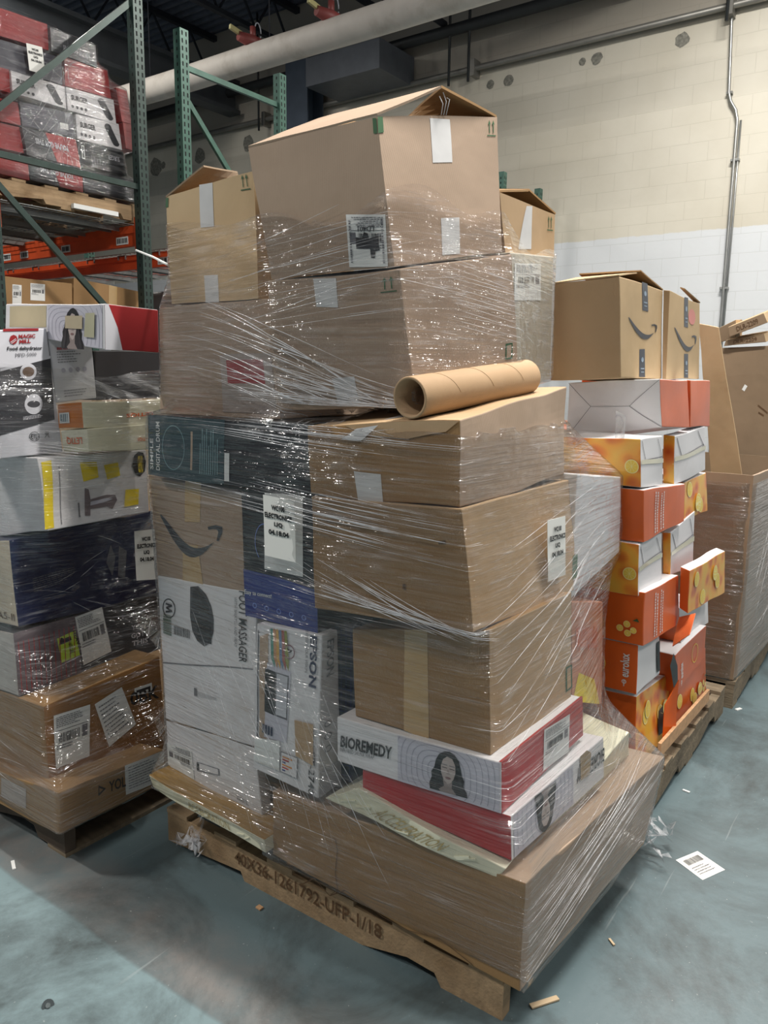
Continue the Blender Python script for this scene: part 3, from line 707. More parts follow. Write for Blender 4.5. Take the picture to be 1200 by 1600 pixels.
# ================================================================== THE BUILDING
rnd = random.Random(4)
def floor_material():
    m = bpy.data.materials.new('painted_concrete_floor'); m.use_nodes = True; nt = m.node_tree; N = nt.nodes; Lk = nt.links
    b = N['Principled BSDF']; tc = N.new('ShaderNodeTexCoord'); P = tc.outputs['Object']
    def noi(sc, det=6, ro=0.6, vec=None, dist=0.0):
        n = N.new('ShaderNodeTexNoise'); n.inputs['Scale'].default_value = sc; n.inputs['Detail'].default_value = det; n.inputs['Roughness'].default_value = ro; n.inputs['Distortion'].default_value = dist
        Lk.new(vec or P, n.inputs['Vector']); return n.outputs['Fac']
    def ramp(f, a, b_, ca=(0, 0, 0, 1), cb=(1, 1, 1, 1)):
        r = N.new('ShaderNodeValToRGB'); e = r.color_ramp.elements; e[0].position = a; e[1].position = b_; e[0].color = ca; e[1].color = cb; Lk.new(f, r.inputs[0]); return r.outputs[0]
    def mix(f, a, b_):
        x = N.new('ShaderNodeMix'); x.data_type = 'RGBA'
        for s, v in (('Factor', f), ('A', a), ('B', b_)):
            if isinstance(v, tuple): x.inputs[s].default_value = v
            elif isinstance(v, float): x.inputs[s].default_value = v
            else: Lk.new(v, x.inputs[s])
        return x.outputs['Result']
    def mth(op, a, b_=0.0):
        n = N.new('ShaderNodeMath'); n.operation = op
        for i, x in enumerate((a, b_)):
            if isinstance(x, (int, float)): n.inputs[i].default_value = x
            else: Lk.new(x, n.inputs[i])
        return n.outputs[0]
    base = mix(ramp(noi(1.3), 0.35, 0.7), lin('56666a'), lin('617276'))
    fresh = mix(ramp(noi(2.0), 0.3, 0.7), lin('738588'), lin('7b8f93'))
    sx = N.new('ShaderNodeSeparateXYZ'); Lk.new(P, sx.inputs[0])
    edge = mth('ADD', sx.outputs[0], mth('MULTIPLY', mth('SUBTRACT', noi(3.0), 0.5), 0.03))
    lane = ramp(edge, 0.0, 1.0)
    r = N.new('ShaderNodeMapRange'); r.inputs[1].default_value = 1.072; r.inputs[2].default_value = 1.084; Lk.new(edge, r.inputs[0])
    col = mix(r.outputs[0], fresh, base)
    # bare, scuffed strip along the edge of the newer paint
    d = mth('ABSOLUTE', mth('SUBTRACT', sx.outputs[0], 1.17)); band = N.new('ShaderNodeMapRange'); band.inputs[1].default_value = 0.17; band.inputs[2].default_value = 0.03; Lk.new(d, band.inputs[0])
    col = mix(mth('MULTIPLY', mth('MULTIPLY', band.outputs[0], r.outputs[0]), ramp(noi(5.0, 8, 0.7), 0.3, 0.62)), col, lin('787572'))
    # rubber and dirt
    col = mix(mth('MULTIPLY', ramp(noi(1.7, 9, 0.7, None, 0.6), 0.46, 0.66), 0.8), col, lin('333534'))
    col = mix(mth('MULTIPLY', ramp(noi(11, 6, 0.75), 0.60, 0.75), 0.5), col, lin('4a4d4d'))
    mp = N.new('ShaderNodeMapping'); mp.inputs['Rotation'].default_value = (0, 0, 0.5); mp.inputs['Scale'].default_value = (1.2, 30, 1); Lk.new(P, mp.inputs['Vector'])
    col = mix(mth('MULTIPLY', ramp(noi(1.0, 3, 0.5, mp.outputs[0]), 0.70, 0.73), 0.25), col, lin('a9b0b0'))
    col = mix(mth('MULTIPLY', ramp(noi(90, 2, 0.5), 0.72, 0.76), 0.5), col, lin('a7acaa'))
    Lk.new(col, b.inputs['Base Color'])
    rr = N.new('ShaderNodeMapRange'); rr.inputs[3].default_value = 0.32; rr.inputs[4].default_value = 0.6; Lk.new(noi(4.0), rr.inputs[0]); Lk.new(rr.outputs[0], b.inputs['Roughness'])
    bp = N.new('ShaderNodeBump'); bp.inputs['Strength'].default_value = 0.25; bp.inputs['Distance'].default_value = 0.004; Lk.new(noi(25), bp.inputs['Height']); Lk.new(bp.outputs[0], b.inputs['Normal'])
    return m

def wall_material():
    """painted concrete block: cream above, white dado below 3.15 m"""
    m = bpy.data.materials.new('painted_block_wall'); m.use_nodes = True; nt = m.node_tree; N = nt.nodes; Lk = nt.links
    b = N['Principled BSDF']; b.inputs['Roughness'].default_value = 0.6
    tc = N.new('ShaderNodeTexCoord'); sx = N.new('ShaderNodeSeparateXYZ'); Lk.new(tc.outputs['Object'], sx.inputs[0])
    cb = N.new('ShaderNodeCombineXYZ'); Lk.new(sx.outputs[1], cb.inputs[0]); Lk.new(sx.outputs[2], cb.inputs[1])
    br = N.new('ShaderNodeTexBrick'); br.inputs['Scale'].default_value = 1.0; br.inputs['Mortar Size'].default_value = 0.004; br.inputs['Mortar Smooth'].default_value = 0.3
    br.inputs['Brick Width'].default_value = 0.42; br.inputs['Row Height'].default_value = 0.205
    br.inputs['Color1'].default_value = (0, 0, 0, 1); br.inputs['Color2'].default_value = (0, 0, 0, 1); br.inputs['Mortar'].default_value = (1, 1, 1, 1)
    Lk.new(cb.outputs[0], br.inputs['Vector'])
    n = N.new('ShaderNodeTexNoise'); n.inputs['Scale'].default_value = 0.9; n.inputs['Detail'].default_value = 6; Lk.new(tc.outputs['Object'], n.inputs['Vector'])
    up = N.new('ShaderNodeValToRGB'); up.color_ramp.elements[0].position = 0.35; up.color_ramp.elements[0].color = lin('cdc6b5'); up.color_ramp.elements[1].position = 0.7; up.color_ramp.elements[1].color = lin('dcd6c7'); Lk.new(n.outputs['Fac'], up.inputs[0])
    lo = N.new('ShaderNodeValToRGB'); lo.color_ramp.elements[0].color = lin('d3d6d9'); lo.color_ramp.elements[1].color = lin('e0e2e3'); Lk.new(n.outputs['Fac'], lo.inputs[0])
    n2 = N.new('ShaderNodeTexNoise'); n2.inputs['Scale'].default_value = 12; Lk.new(tc.outputs['Object'], n2.inputs['Vector'])
    ad = N.new('ShaderNodeMath'); ad.operation = 'MULTIPLY_ADD'; ad.inputs[1].default_value = 0.03; Lk.new(n2.outputs['Fac'], ad.inputs[0]); Lk.new(sx.outputs[2], ad.inputs[2])
    mr = N.new('ShaderNodeMapRange'); mr.inputs[1].default_value = 3.160; mr.inputs[2].default_value = 3.172; Lk.new(ad.outputs[0], mr.inputs[0])
    mx = N.new('ShaderNodeMix'); mx.data_type = 'RGBA'; Lk.new(mr.outputs[0], mx.inputs['Factor']); Lk.new(lo.outputs[0], mx.inputs['A']); Lk.new(up.outputs[0], mx.inputs['B'])
    # wall colour greyed above the pipe, painting in the shadow over the lamps
    mr2 = N.new('ShaderNodeMapRange'); mr2.inputs[1].default_value = 5.36; mr2.inputs[2].default_value = 5.40; Lk.new(sx.outputs[2], mr2.inputs[0])
    mx2 = N.new('ShaderNodeMix'); mx2.data_type = 'RGBA'; Lk.new(mr2.outputs[0], mx2.inputs['Factor']); Lk.new(mx.outputs['Result'], mx2.inputs['A']); mx2.inputs['B'].default_value = lin('b3ac9f')
    ml = N.new('ShaderNodeMath'); ml.operation = 'MULTIPLY'; ml.inputs[1].default_value = 0.15; Lk.new(br.outputs['Color'], ml.inputs[0])
    mx3 = N.new('ShaderNodeMix'); mx3.data_type = 'RGBA'; Lk.new(ml.outputs[0], mx3.inputs['Factor']); Lk.new(mx2.outputs['Result'], mx3.inputs['A']); mx3.inputs['B'].default_value = lin('8b8778')
    Lk.new(mx3.outputs['Result'], b.inputs['Base Color'])
    hs = N.new('ShaderNodeMath'); hs.operation = 'MULTIPLY_ADD'; hs.inputs[1].default_value = -1.0; Lk.new(br.outputs['Color'], hs.inputs[0]); Lk.new(n2.outputs['Fac'], hs.inputs[2])
    bp = N.new('ShaderNodeBump'); bp.inputs['Strength'].default_value = 0.35; bp.inputs['Distance'].default_value = 0.004; Lk.new(hs.outputs[0], bp.inputs['Height']); Lk.new(bp.outputs[0], b.inputs['Normal'])
    return m

bm = bmesh.new(); add_box(bm, -6, 9.6, -8, 26, -0.2, 0)
struct(bm_obj('floor', bm, floor_material()))
bm = bmesh.new(); add_box(bm, 9.6, 9.9, -8, 26, -0.2, 7.6)
struct(bm_obj('wall_right', bm, wall_material()))
bm = bmesh.new(); add_box(bm, -6, 9.9, 26, 26.3, -0.2, 7.6)
struct(bm_obj('wall_far', bm, mat('far_wall_paint', 'b5b0a4', 0.7)))
# corrugated steel roof deck, ribs along Y
DECK = mat('dark_steel_deck', '6a6f7d', 0.55, 0.1, var=0.1)
STEEL = mat('dark_joist_steel', '33363e', 0.6, 0.2, var=0.1)
V = []; Fc = []; x = -6.0; prof = []
while x < 9.9:
    prof += [(x, 6.95), (x+0.07, 6.95), (x+0.09, 6.89), (x+0.14, 6.89)]; x += 0.16
for px_, pz in prof: V += [(px_, -8, pz), (px_, 26.3, pz)]
for i in range(len(prof)-1): a = 2*i; Fc.append((a, a+1, a+3, a+2))
k = len(V); V += [(-6, -8, 7.1), (9.9, -8, 7.1), (9.9, 26.3, 7.1), (-6, 26.3, 7.1)]; Fc.append((k, k+1, k+2, k+3))
struct(mesh_obj('ceiling', V, Fc, DECK))
n_tr = 1
for jy in (3.2, 5.0, 6.8, 8.6, 10.4, 12.2, 14.0, 15.8, 17.6, 19.4):
    bm = bmesh.new()
    add_box(bm, -6, 9.6, jy-0.04, jy+0.04, 6.80, 6.88); add_box(bm, -6, 9.6, jy-0.04, jy+0.04, 6.26, 6.32)
    xx = -6.0
    while xx < 9.5:
        add_bar(bm, (xx, jy, 6.30), (xx+0.35, jy, 6.82), 0.025, 0.025); add_bar(bm, (xx+0.35, jy, 6.82), (xx+0.7, jy, 6.30), 0.025, 0.025); xx += 0.7
    struct(bm_obj('trim_%d' % n_tr, bm, STEEL)); n_tr += 1
# deep girder, column, ducting
bm = bmesh.new(); add_box(bm, -6, 9.5, 9.75, 10.0, 6.0, 6.06); add_box(bm, -6, 9.5, 9.86, 9.89, 5.62, 6.0); add_box(bm, -6, 9.5, 9.75, 10.0, 5.56, 5.62)
struct(bm_obj('trim_%d' % n_tr, bm, mat('grey_girder', '565a5e', 0.55, 0.2))); n_tr += 1
bm = bmesh.new(); add_box(bm, 9.12, 9.14, 8.0, 8.42, 0, 6.3); add_box(bm, 9.46, 9.48, 8.0, 8.42, 0, 6.3); add_box(bm, 9.14, 9.46, 8.19, 8.23, 0, 6.3)
struct(bm_obj('trim_%d' % n_tr, bm, mat('blue_grey_column', '4e5967', 0.55, 0.1))); n_tr += 1
bm = bmesh.new(); add_box(bm, 8.75, 9.55, 6.45, 7.70, 5.38, 5.74)
o = bm_obj('ventilation_duct', bm, mat('duct_grey', '5f646b', 0.5, 0.3)); tag(o, 'boxy grey metal duct hung against the wall beside the column', 'duct')
bm = bmesh.new(); add_tube(bm, [(7.0, y, 5.06+0.004*math.sin(y*2.1)) for y in np.arange(-2, 22, 0.5)], 0.145, 20)
o = bm_obj('insulated_pipe', bm, mat('pipe_jacket', 'd6cfc5', 0.6, var=0.03, dirt=('a79c8c', 2.0, 0.5, 0.8)))
tag(o, 'thick white jacketed pipe slanting across the top under the roof', 'pipe')
for yy in (4.6, 6.7, 8.8, 10.9):
    bm = bmesh.new(); add_tube(bm, [(7.0, yy, 5.2), (7.0, yy, 6.9)], 0.008, 6)
    struct(bm_obj('trim_%d' % n_tr, bm, STEEL)); n_tr += 1
# wall-side piping
GREYP = mat('grey_galvanised_pipe', '8c8a84', 0.45, 0.5)
bm = bmesh.new(); add_tube(bm, [(9.50, -6, 5.40), (9.50, 24, 5.40)], 0.035, 10)
for yy in (2.37, 5.48, 9.2): add_box(bm, 9.44, 9.595, yy-0.03, yy+0.03, 5.3, 5.5)
o = bm_obj('sprinkler_pipe', bm, GREYP); tag(o, 'long thin grey pipe running along the top of the cream wall', 'pipe')
bm = bmesh.new(); add_tube(bm, [(9.35, -6, 5.86), (9.35, 24, 5.86)], 0.07, 12)
for yy in (2.37, 5.48, 5.77, 9.2): add_tube(bm, [(9.35, yy, 5.2), (9.35, yy, 6.87)], 0.018, 6)
o = bm_obj('sprinkler_pipe', bm, mat('dark_pipe', '3d3f40', 0.5, 0.4)); tag(o, 'dark pipe on hangers running just above the thin grey wall pipe', 'pipe')
for i, (yy, zz) in enumerate(((7.05, 5.95), (4.0, 5.95))):
    bm = bmesh.new(); add_tube(bm, [(7.0+0.3, yy-1.2, zz), (9.35, yy-1.2, zz)], 0.045, 10)
    struct(bm_obj('trim_%d' % n_tr, bm, STEEL)); n_tr += 1
# cross main with red coupling
def coupling(loc, label):
    root = empty('pipe_valve', loc); tag(root, label, 'valve')
    bm = bmesh.new(); add_tube(bm, [(-.18, .05, 0), (.0, 0, -.02), (.2, -.05, -.03)], [0.05, 0.075, 0.055], 12); add_tube(bm, [(0, 0, 0.0), (0, 0, 0.14)], 0.035, 10)
    bm_obj('valve_body', bm, mat('red_painted_valve', '8a4440', 0.5), root)
    bm = bmesh.new(); add_tube(bm, [(0.05*math.cos(t)+.1, .02, 0.12+0.10*math.sin(t)) for t in np.linspace(0, 6.0, 14)], 0.007, 5)
    bm_obj('cable', bm, mat('pale_cable', 'b9bcc4', 0.5), root)
    bm = bmesh.new(); add_bar(bm, (-.30, .06, .06), (-.12, .05, .03), 0.03, 0.05); bm_obj('tag_plate', bm, mat('yellowish_tag', 'c5bd86', 0.5), root)
coupling((7.0, 5.80, 5.24), 'red pipe valve above the white jacketed pipe, nearer of the two')
coupling((7.0, 6.96, 5.25), 'faded red pipe valve with looped cable, left of the nearer valve')
# conduit on the wall
pts = [(9.55, 2.37, 5.85), (9.55, 2.37, 5.3), (9.55, 2.35, 4.9), (9.55, 2.335, 4.55), (9.55, 2.31, 4.46), (9.55, 2.25, 4.36), (9.55, 2.225, 4.26), (9.55, 2.22, 3.2), (9.55, 2.215, 2.1), (9.55, 2.21, 0.3)]
bm = bmesh.new(); add_tube(bm, pts, 0.017, 8); add_tube(bm, [(9.56, 2.19, 4.25), (9.56, 2.185, 3.4), (9.56, 2.19, 0.3)], 0.012, 8)
for z in (4.55, 3.85, 2.5): add_box(bm, 9.54, 9.595, 2.30 if z > 4.5 else 2.17, 2.36 if z > 4.5 else 2.26, z-.012, z+.012)
o = bm_obj('electrical_conduit', bm, mat('galvanised_conduit', 'a3a4a1', 0.35, 0.7)); tag(o, 'thin steel conduit dropping down the cream wall with one bend', 'conduit')
# broken-out holes in the block wall
HOLE = mat('exposed_grey_block', '8b897f', 0.9, var=0.2, scale=30)
for i, (yy, zz, r) in enumerate(((5.29, 5.20, .055), (5.03, 5.20, .07), (4.05, 5.22, .045), (3.87, 5.22, .07), (2.89, 5.21, .075), (12.01, 5.1, .16), (11.8, 5.1, .06), (10.84, 5.12, .13), (9.68, 5.14, .12))):
    bm = bmesh.new(); rg = []; rg2 = []
    for k in range(14):
        a = 2*math.pi*k/14; q = r*(1+0.25*noise.noise(Vector((k*1.3, i*5.1, 0))))
        rg.append(bm.verts.new((9.597, yy+q*math.cos(a), zz+q*math.sin(a)))); rg2.append(bm.verts.new((9.594, yy+q*.75*math.cos(a), zz+q*.8*math.sin(a))))
    for k in range(14): bm.faces.new((rg[k], rg2[k], rg2[(k+1) % 14], rg[(k+1) % 14]))
    bm.faces.new(rg2[::-1])
    struct(bm_obj('trim_%d' % n_tr, bm, HOLE)); n_tr += 1

# lamps
LAMPM = mat('lamp_diffuser', 'fff6e8', 0.4, emis=1.0)
for i, (x, y, z, L, wt) in enumerate(LAMPS):
    ld = bpy.data.lights.new('unseen_lamp', 'AREA'); ld.shape = 'RECTANGLE'; ld.size = 0.16; ld.size_y = L; ld.energy = wt*LIGHT_GAIN; ld.color = (1.0, 0.965, 0.91)
    lo = bpy.data.objects.new('unseen_lamp_light', ld); COL.objects.link(lo)
    root = empty('unseen_lamp', (x, y, z)); tag(root, 'ceiling lamp out of frame, one of a set partly added as fill', 'ceiling light', 'ceiling lamps above the floor')
    lo.parent = root; lo.location = (0, 0, -0.06)
    bm = bmesh.new(); add_box(bm, -.19, .19, -L/2-.03, L/2+.03, -0.02, 0.08); bm_obj('lamp_housing', bm, mat('white_housing', 'd8d8d6', 0.5), root)
    for sy in (-L/3, L/3):
        bm = bmesh.new(); add_tube(bm, [(0, sy, .08), (0, sy, 6.88-z)], .006, 6); bm_obj('hanger', bm, STEEL, root)

# ================================================================== PALLETS
def stringer(bm, x0, x1, y0, y1, h, notches, mi=0):
    """board on edge along Y with cut-out notches below: [(ya, yb, height)]"""
    prof = [(y0, 0)]
    for a, b, nh in notches: prof += [(a, 0), (a+.02, nh*.8), (a+.035, nh), (b-.035, nh), (b-.02, nh*.8), (b, 0)]
    prof += [(y1, 0), (y1, h), (y0, h)]
    A = [bm.verts.new((x0, y, z)) for y, z in prof]; B = [bm.verts.new((x1, y, z)) for y, z in prof]
    f1 = bm.faces.new(A); f2 = bm.faces.new(B[::-1]); n = len(prof)
    for i in range(n): bm.faces.new((A[(i+1) % n], A[i], B[i], B[(i+1) % n]))
    bmesh.ops.triangulate(bm, faces=[f1, f2])
def jitter(bm, a, f=3.0, seed=0):
    for v in bm.verts: v.co += noise.noise_vector(v.co*f+Vector((seed, seed, 0)))*a

def pallet(name, loc, sx, sy, m, mx, label, notches=None, h=0.10, along='Y', nboards=6, bottom=True):
    """stringers run along `along`; deck boards across"""
    root = empty(name, loc); tag(root, label, 'pallet')
    L, Wd = (sy, sx) if along == 'Y' else (sx, sy)
    nt = notches if notches is not None else [(L*.14, L*.37, .042), (L*.63, L*.86, .042)]
    rot = Matrix() if along == 'Y' else Matrix(((0, 1, 0, 0), (-1, 0, 0, sy), (0, 0, 1, 0), (0, 0, 0, 1)))
    for i in range(3):
        bm = bmesh.new(); x = i*(Wd-.038)/2; stringer(bm, x, x+.038, 0, L, h-(.014 if bottom else 0), nt)
        if bottom: bmesh.ops.translate(bm, verts=bm.verts, vec=(0, 0, .014))
        jitter(bm, .002, 8, i); bmesh.ops.transform(bm, matrix=rot, verts=bm.verts); bm_obj('stringer', bm, m, root)
    for i in range(nboards):
        bm = bmesh.new(); w = .095; y = i*(L-w)/(nboards-1); add_box(bm, -.002, Wd+.002, y, y+w, h, h+.016)
        jitter(bm, .002, 9, i+10); bmesh.ops.transform(bm, matrix=rot, verts=bm.verts); bm_obj('deck_board', bm, mx, root)
    if bottom:
        for y in (.0, L/2-.05, L-.1):
            bm = bmesh.new(); add_box(bm, 0, Wd, y, y+.1, 0, .0135); bmesh.ops.transform(bm, matrix=rot, verts=bm.verts); bm_obj('bottom_board', bm, mx, root)
    return root

P0 = pallet('wooden_pallet', (1.478, .698, 0), .90, 1.208, WOOD, WOOD_X, 'light wooden pallet with stencilled code under the tall wrapped stack',
            notches=[(.17, .42, .040), (.86, 1.19, .045)], h=.102, bottom=False)
class Plate:                                    # lets printing lie on any flat quad
    def __init__(s, pts): s.p = [Vector(p) for p in pts]
    def pt(s, face, u, v, off=0.0):
        a, b, c, d = s.p; n = (b-a).cross(d-a).normalized()
        return a*(1-u)*(1-v)+b*u*(1-v)+c*u*v+d*(1-u)*v+n*off
X0 = -.0015
pl = Plate([(X0, 1.17, 0), (X0, 0, 0), (X0, 0, .1), (X0, 1.17, .1)])
t = Print(pl, 'L', ((0.235,.50),(.70,.50),(.70,.92),(.235,.92)), .0015); t.text(0, 0, 1, 1, '40X36-1261792-UFP-1/18', INK_BR, .012); t.make('stencil_lettering', P0)
pallet('wooden_pallet', (1.225, 2.085, 0), 1.0, 1.1, WOOD_D, WOOD_G, 'dark wooden pallet under the wrapped stack at left', h=.105)
pallet('wooden_pallet', (2.50, .69, 0), 1.13, 1.0, WOOD_G, WOOD_G, 'grey weathered pallet under the orange citrus cartons', along='X', h=.115)
pallet('wooden_pallet', (3.70, .665, 0), 1.15, 1.05, WOOD_G, WOOD_G, 'weathered pallet under the big open brown bin', along='X', h=.115)

# ================================================================== CENTRE STACK
def carton(key, name, label, cat, m, seed=None, amp=.003, group=None, **kw):
    c = Carton(key, seed if seed is not None else sum(map(ord, key)) % 37, amp); c.body(name, m, **kw)
    tag(c.obj, label, cat, group); return c
def lettering(c, face, q, s, m=None, bold=.0, name='lettering', parent=None, off=.0012):
    p = Print(c, face, q, off); p.text(0, 0, 1, 1, s, m or INK, bold); return p.make(name, parent or c.obj)

def prism(key, x0, x1, y0, y1, z0, z1):
    CORNERS[key] = [[int(v*1000) for v in p] for p in ((x0,y0,z0),(x1,y0,z0),(x1,y1,z0),(x0,y1,z0),(x0,y0,z1),(x1,y0,z1),(x1,y1,z1),(x0,y1,z1))]

# bottom long carton
c = carton('M2', 'cardboard_box', 'largest brown carton at the base of the tall stack, overhanging its pallet', 'box', KRAFT_D, amp=.005, n=12, side_mats={'R': KRAFT_R, 'T': KRAFT_R})  # left face darker than right and top: shade put into the board colours
p = Print(c, 'L', off=.0015); cr_ = ((0.235,0.655),(0.3,0.662),(0.309,0.525),(0.299,0.218),(0.308,0.005),(0.277,-0.098))
for a, b in zip(cr_, cr_[1:]): p.line(a, b, .003, INK_BR)
q = ((0.14,-0.224),(0.315,-0.22),(0.438,-0.232),(0.605,-0.113))
for a, b in zip(((0.047,-0.232),(0.14,-0.197),(0.205,0.007),(0.272,-0.124),(0.341,0.06),(0.503,0.002),(0.604,0.016),(0.724,0.113)), ((0.14,-0.197),(0.205,0.007),(0.272,-0.124),(0.341,0.06),(0.503,0.002),(0.604,0.016),(0.724,0.113),(0.84,0.027))): p.line(a, b, .006, INK_BR)
p.make('torn_edge', c.obj, 'torn bottom edge of the carton')
tape(c, 'T', ((.0,.44),(1,.44),(1,.56),(0,.56)), c.obj, TAPE_Y)

# torn white flat packs
def flatpack(key, label, lower, q):
    GOLD = cardboard('golden_board', 'a3814b', '8f6a35')
    c = carton(key, 'flat_package', label, 'package', CREAM, amp=.008, n=12, side_mats={'T': GOLD} if key == 'Fa' else {})
    rc = random.Random(len(label))
    for k in range(5):                           # crushed paper edging
        bm = bmesh.new(); u = rc.uniform(0, .9); add_bar(bm, c.pt('L', u, rc.uniform(.1, .3), .0), c.pt('L', u+rc.uniform(.03, .08), rc.uniform(.3, .7), .001), .004, rc.uniform(.003, .007))
        jitter(bm, .002, 60); bm_obj('crushed_edge', bm, CREAM, c.obj)
    if q: lettering(c, 'L', q, 'ACCELERATION', mat('faded_brown_ink', 'a08f62', .6))
    return c
flatpack('Fa', 'flat cream package with crushed edges under the white foot massager carton', 0, ((.35,.18),(.72,.18),(.72,.8),(.35,.8)))
flatpack('Fb', 'flat cream package between the lowest brown carton and the red box', 0, ((.25,.2),(.68,.2),(.68,.8),(.25,.8)))

# white massager cartons
c = carton('M3a', 'massager_box', 'lower white carton with a shipping sticker, standing on the cream flat package', 'box', WHITE, amp=.004)
shipping_label(c, 'L', ((0.286,0.223),(-0.014,0.272),(0.001,0.642),(0.287,0.664)), c.obj, rnd, style='ship')
p = Print(c, 'L'); q = ((0.325,0.38),(0.583,0.438),(0.584,0.535),(0.335,0.518))
p.rect(0, 0, 1, 1, INK_S, q=q); p.rect(0, 0, 1, 1, WHITE, q=((0.348,0.402),(0.57,0.449),(0.569,0.519),(0.356,0.51))); p.rect(0, 0, 1, 1, INK, q=((0.327,0.4),(0.356,0.406),(0.363,0.504),(0.334,0.508)))
p.make('hand_hole', c.obj, 'hand hole outline')
p = Print(c, 'L'); p.lines(0, 0, 1, 1, 3, INK, rnd); p.q = ((0.742,0.203),(0.886,0.186),(0.891,0.246),(0.747,0.266)); p.V = []; p.F = []; p.M = []; p.lines(0, 0, 1, 1, 3, INK, rnd); p.make('printing', c.obj)

c = carton('M3b', 'massager_box', 'upper white foot massager carton with dark oval picture and M badge', 'box', WHITE, amp=.004)
p = Print(c, 'L'); q = ((0.332,0.594),(0.577,0.591),(0.589,0.97),(0.355,0.986)); p.q = q
p.poly([(0.0,.95),(.35,1.0),(.68,.9),(.9,.72),(1.0,.5),(.98,.25),(.85,.06),(.6,-.02),(.3,.05),(.1,.2),(.0,.45)], CHAR)
p.poly([(0.1,.9),(.35,.95),(.6,.86),(.8,.7),(.84,.55),(.4,.62),(.1,.66)], BLACK); p.rect(0.3, .05, .9, .45, BLACK); p.make('product_picture', c.obj)
p = Print(c, 'L'); p.q = ((0.038,0.72),(0.181,0.725),(0.191,0.861),(0.051,0.857))
p.ring(.5, .5, .5, .5, .12, INK); 
for a, b in (((.25,.3),(.75,.38)), ((.75,.38),(.3,.52)), ((.3,.52),(.75,.66)), ((.75,.66),(.25,.72))): p.line(a, b, .09, INK)
p.make('round_badge', c.obj)
lettering(c, 'L', ((0.832,0.997),(0.83,0.541),(0.912,0.541),(0.911,0.994)), 'FOOT MASSAGER', INK, .005)
lettering(c, 'L', ((0.789,0.952),(0.786,0.63),(0.811,0.63),(0.814,0.951)), 'WITH SHIATSU AND HEAT', INK_S)
p = Print(c, 'L'); p.q = ((0.159,0.621),(0.334,0.616),(0.337,0.677),(0.163,0.679)); p.bars(0, 0, 1, 1, INK, rnd); p.make('barcode', c.obj)
p = Print(c, 'L'); p.q = ((0.035,0.609),(0.129,0.604),(0.14,0.746),(0.048,0.747)); p.bars(0, 0, 1, 1, INK_G, rnd, vert=False); p.make('barcode', c.obj)
p = Print(c, 'L'); p.q = ((0.353,0.224),(0.606,0.234),(0.594,0.284),(0.356,0.287))
for k in range(4): p.line((0, .1+.2*k), (1, .1+.1*k), .03, INK_S)
p.rect(0, .1, .12, 1, INK_S); p.make('hand_hole', c.obj, 'hand hole outline')
p = Print(c, 'L'); p.rect(0, 0, 1, 1, INK_S, q=((0.008,0.399),(0.969,0.509),(0.969,0.517),(0.009,0.408))); p.make('fold_line', c.obj)

# printer carton
c = carton('M4', 'printer_box', 'white printer carton standing on end beside the foot massager cartons', 'box', WHITE, amp=.003)
p = Print(c, 'L')
p.rect(0, 0, 1, 1, mat('beige_print', 'b39a83', 0.5), q=((0.081,0.162),(0.212,0.165),(0.189,0.951),(0.058,0.919)))
p.rect(0, 0, 1, 1, INK_S, q=((0.041,0.146),(0.062,0.145),(0.044,0.961),(0.024,0.959)))
p.rect(0, 0, 1, 1, LILAC, q=((0.156,0.257),(0.514,0.275),(0.553,0.738),(0.182,0.76)))
p.rect(0, 0, 1, 1, INK, q=((0.154,0.433),(0.316,0.427),(0.317,0.712),(0.154,0.723)))
p.rect(0, 0, 1, 1, INK_S, q=((0.316,0.427),(0.514,0.423),(0.526,0.71),(0.317,0.712))); p.rect(0, 0, 1, 1, WHITE_G, q=((0.335,0.438),(0.494,0.437),(0.507,0.7),(0.337,0.705)))
for i, cc in enumerate(('4f8f80', 'c08b62', 'd0a24f', '6a84a0', 'a05c52', '8a8f4a')):
    x = 421+i*4.6; 
    mm = mat('coloured_strip_%d' % i, cc, 0.5)
    u0, v0 = (x-400)/105, .80; p.poly([(u0+.02, .985), (u0+.055, .985), (u0+.10, .80), (u0+.10, .74), (u0+.04, .80)], mm)
p.ring(.52, .86, .085, .045, .16, mat('pinkish_ring_print', '7d5560', 0.5)); p.line((.52, .86), (.49, .885), .012, INK); p.line((.52, .86), (.56, .87), .012, INK)
for k in range(4): p.rect(0, 0, 1, 1, NAVY, q=((.13+.045*k, .285), (.16+.045*k, .285), (.16+.045*k, .345), (.13+.045*k, .345)))
p.rect(0, 0, 1, 1, KRAFT, q=((0.664,0.217),(0.923,0.197),(0.918,0.454),(0.63,0.444)))
p.rect(0, 0, 1, 1, PAPER, q=((0.027,0.061),(0.428,0.07),(0.415,0.275),(0.035,0.231)))
p.rect(.44, .07, .70, .21, INK_S); p.rect(.45, .075, .69, .205, WHITE)
for k in range(6): p.rect(.47, .085+.018*k, .47+.05*(1+k % 3), .095+.018*k, (BLUE, RED, mat('orange_dot', 'd8892f'))[k % 3])
p.make('printed_panel', c.obj, 'printed pictures, brown patch and white sticker')
lettering(c, 'L', ((0.829,0.988),(0.829,0.68),(0.943,0.681),(0.935,0.988)), 'EPSON', NAVY, .03)
lettering(c, 'L', ((0.76,1.014),(0.766,0.76),(0.805,0.76),(0.799,1.013)), 'EXCEED YOUR VISION', INK_S)
lettering(c, 'L', ((0.861,0.284),(0.858,0.004),(0.943,0.009),(0.947,0.282)), 'ET-2740', INK, .01)
lettering(c, 'R', ((.28,.96),(.28,.74),(.72,.74),(.72,.96)), 'EPSON', INK_S, .02)
p = Print(c, 'R')
for v in (.44, .36, .28): p.ring(.4, v, .18, .02, .25, INK_S)
p.rect(.05, .0, .95, .16, WHITE_G); p.make('printing', c.obj)

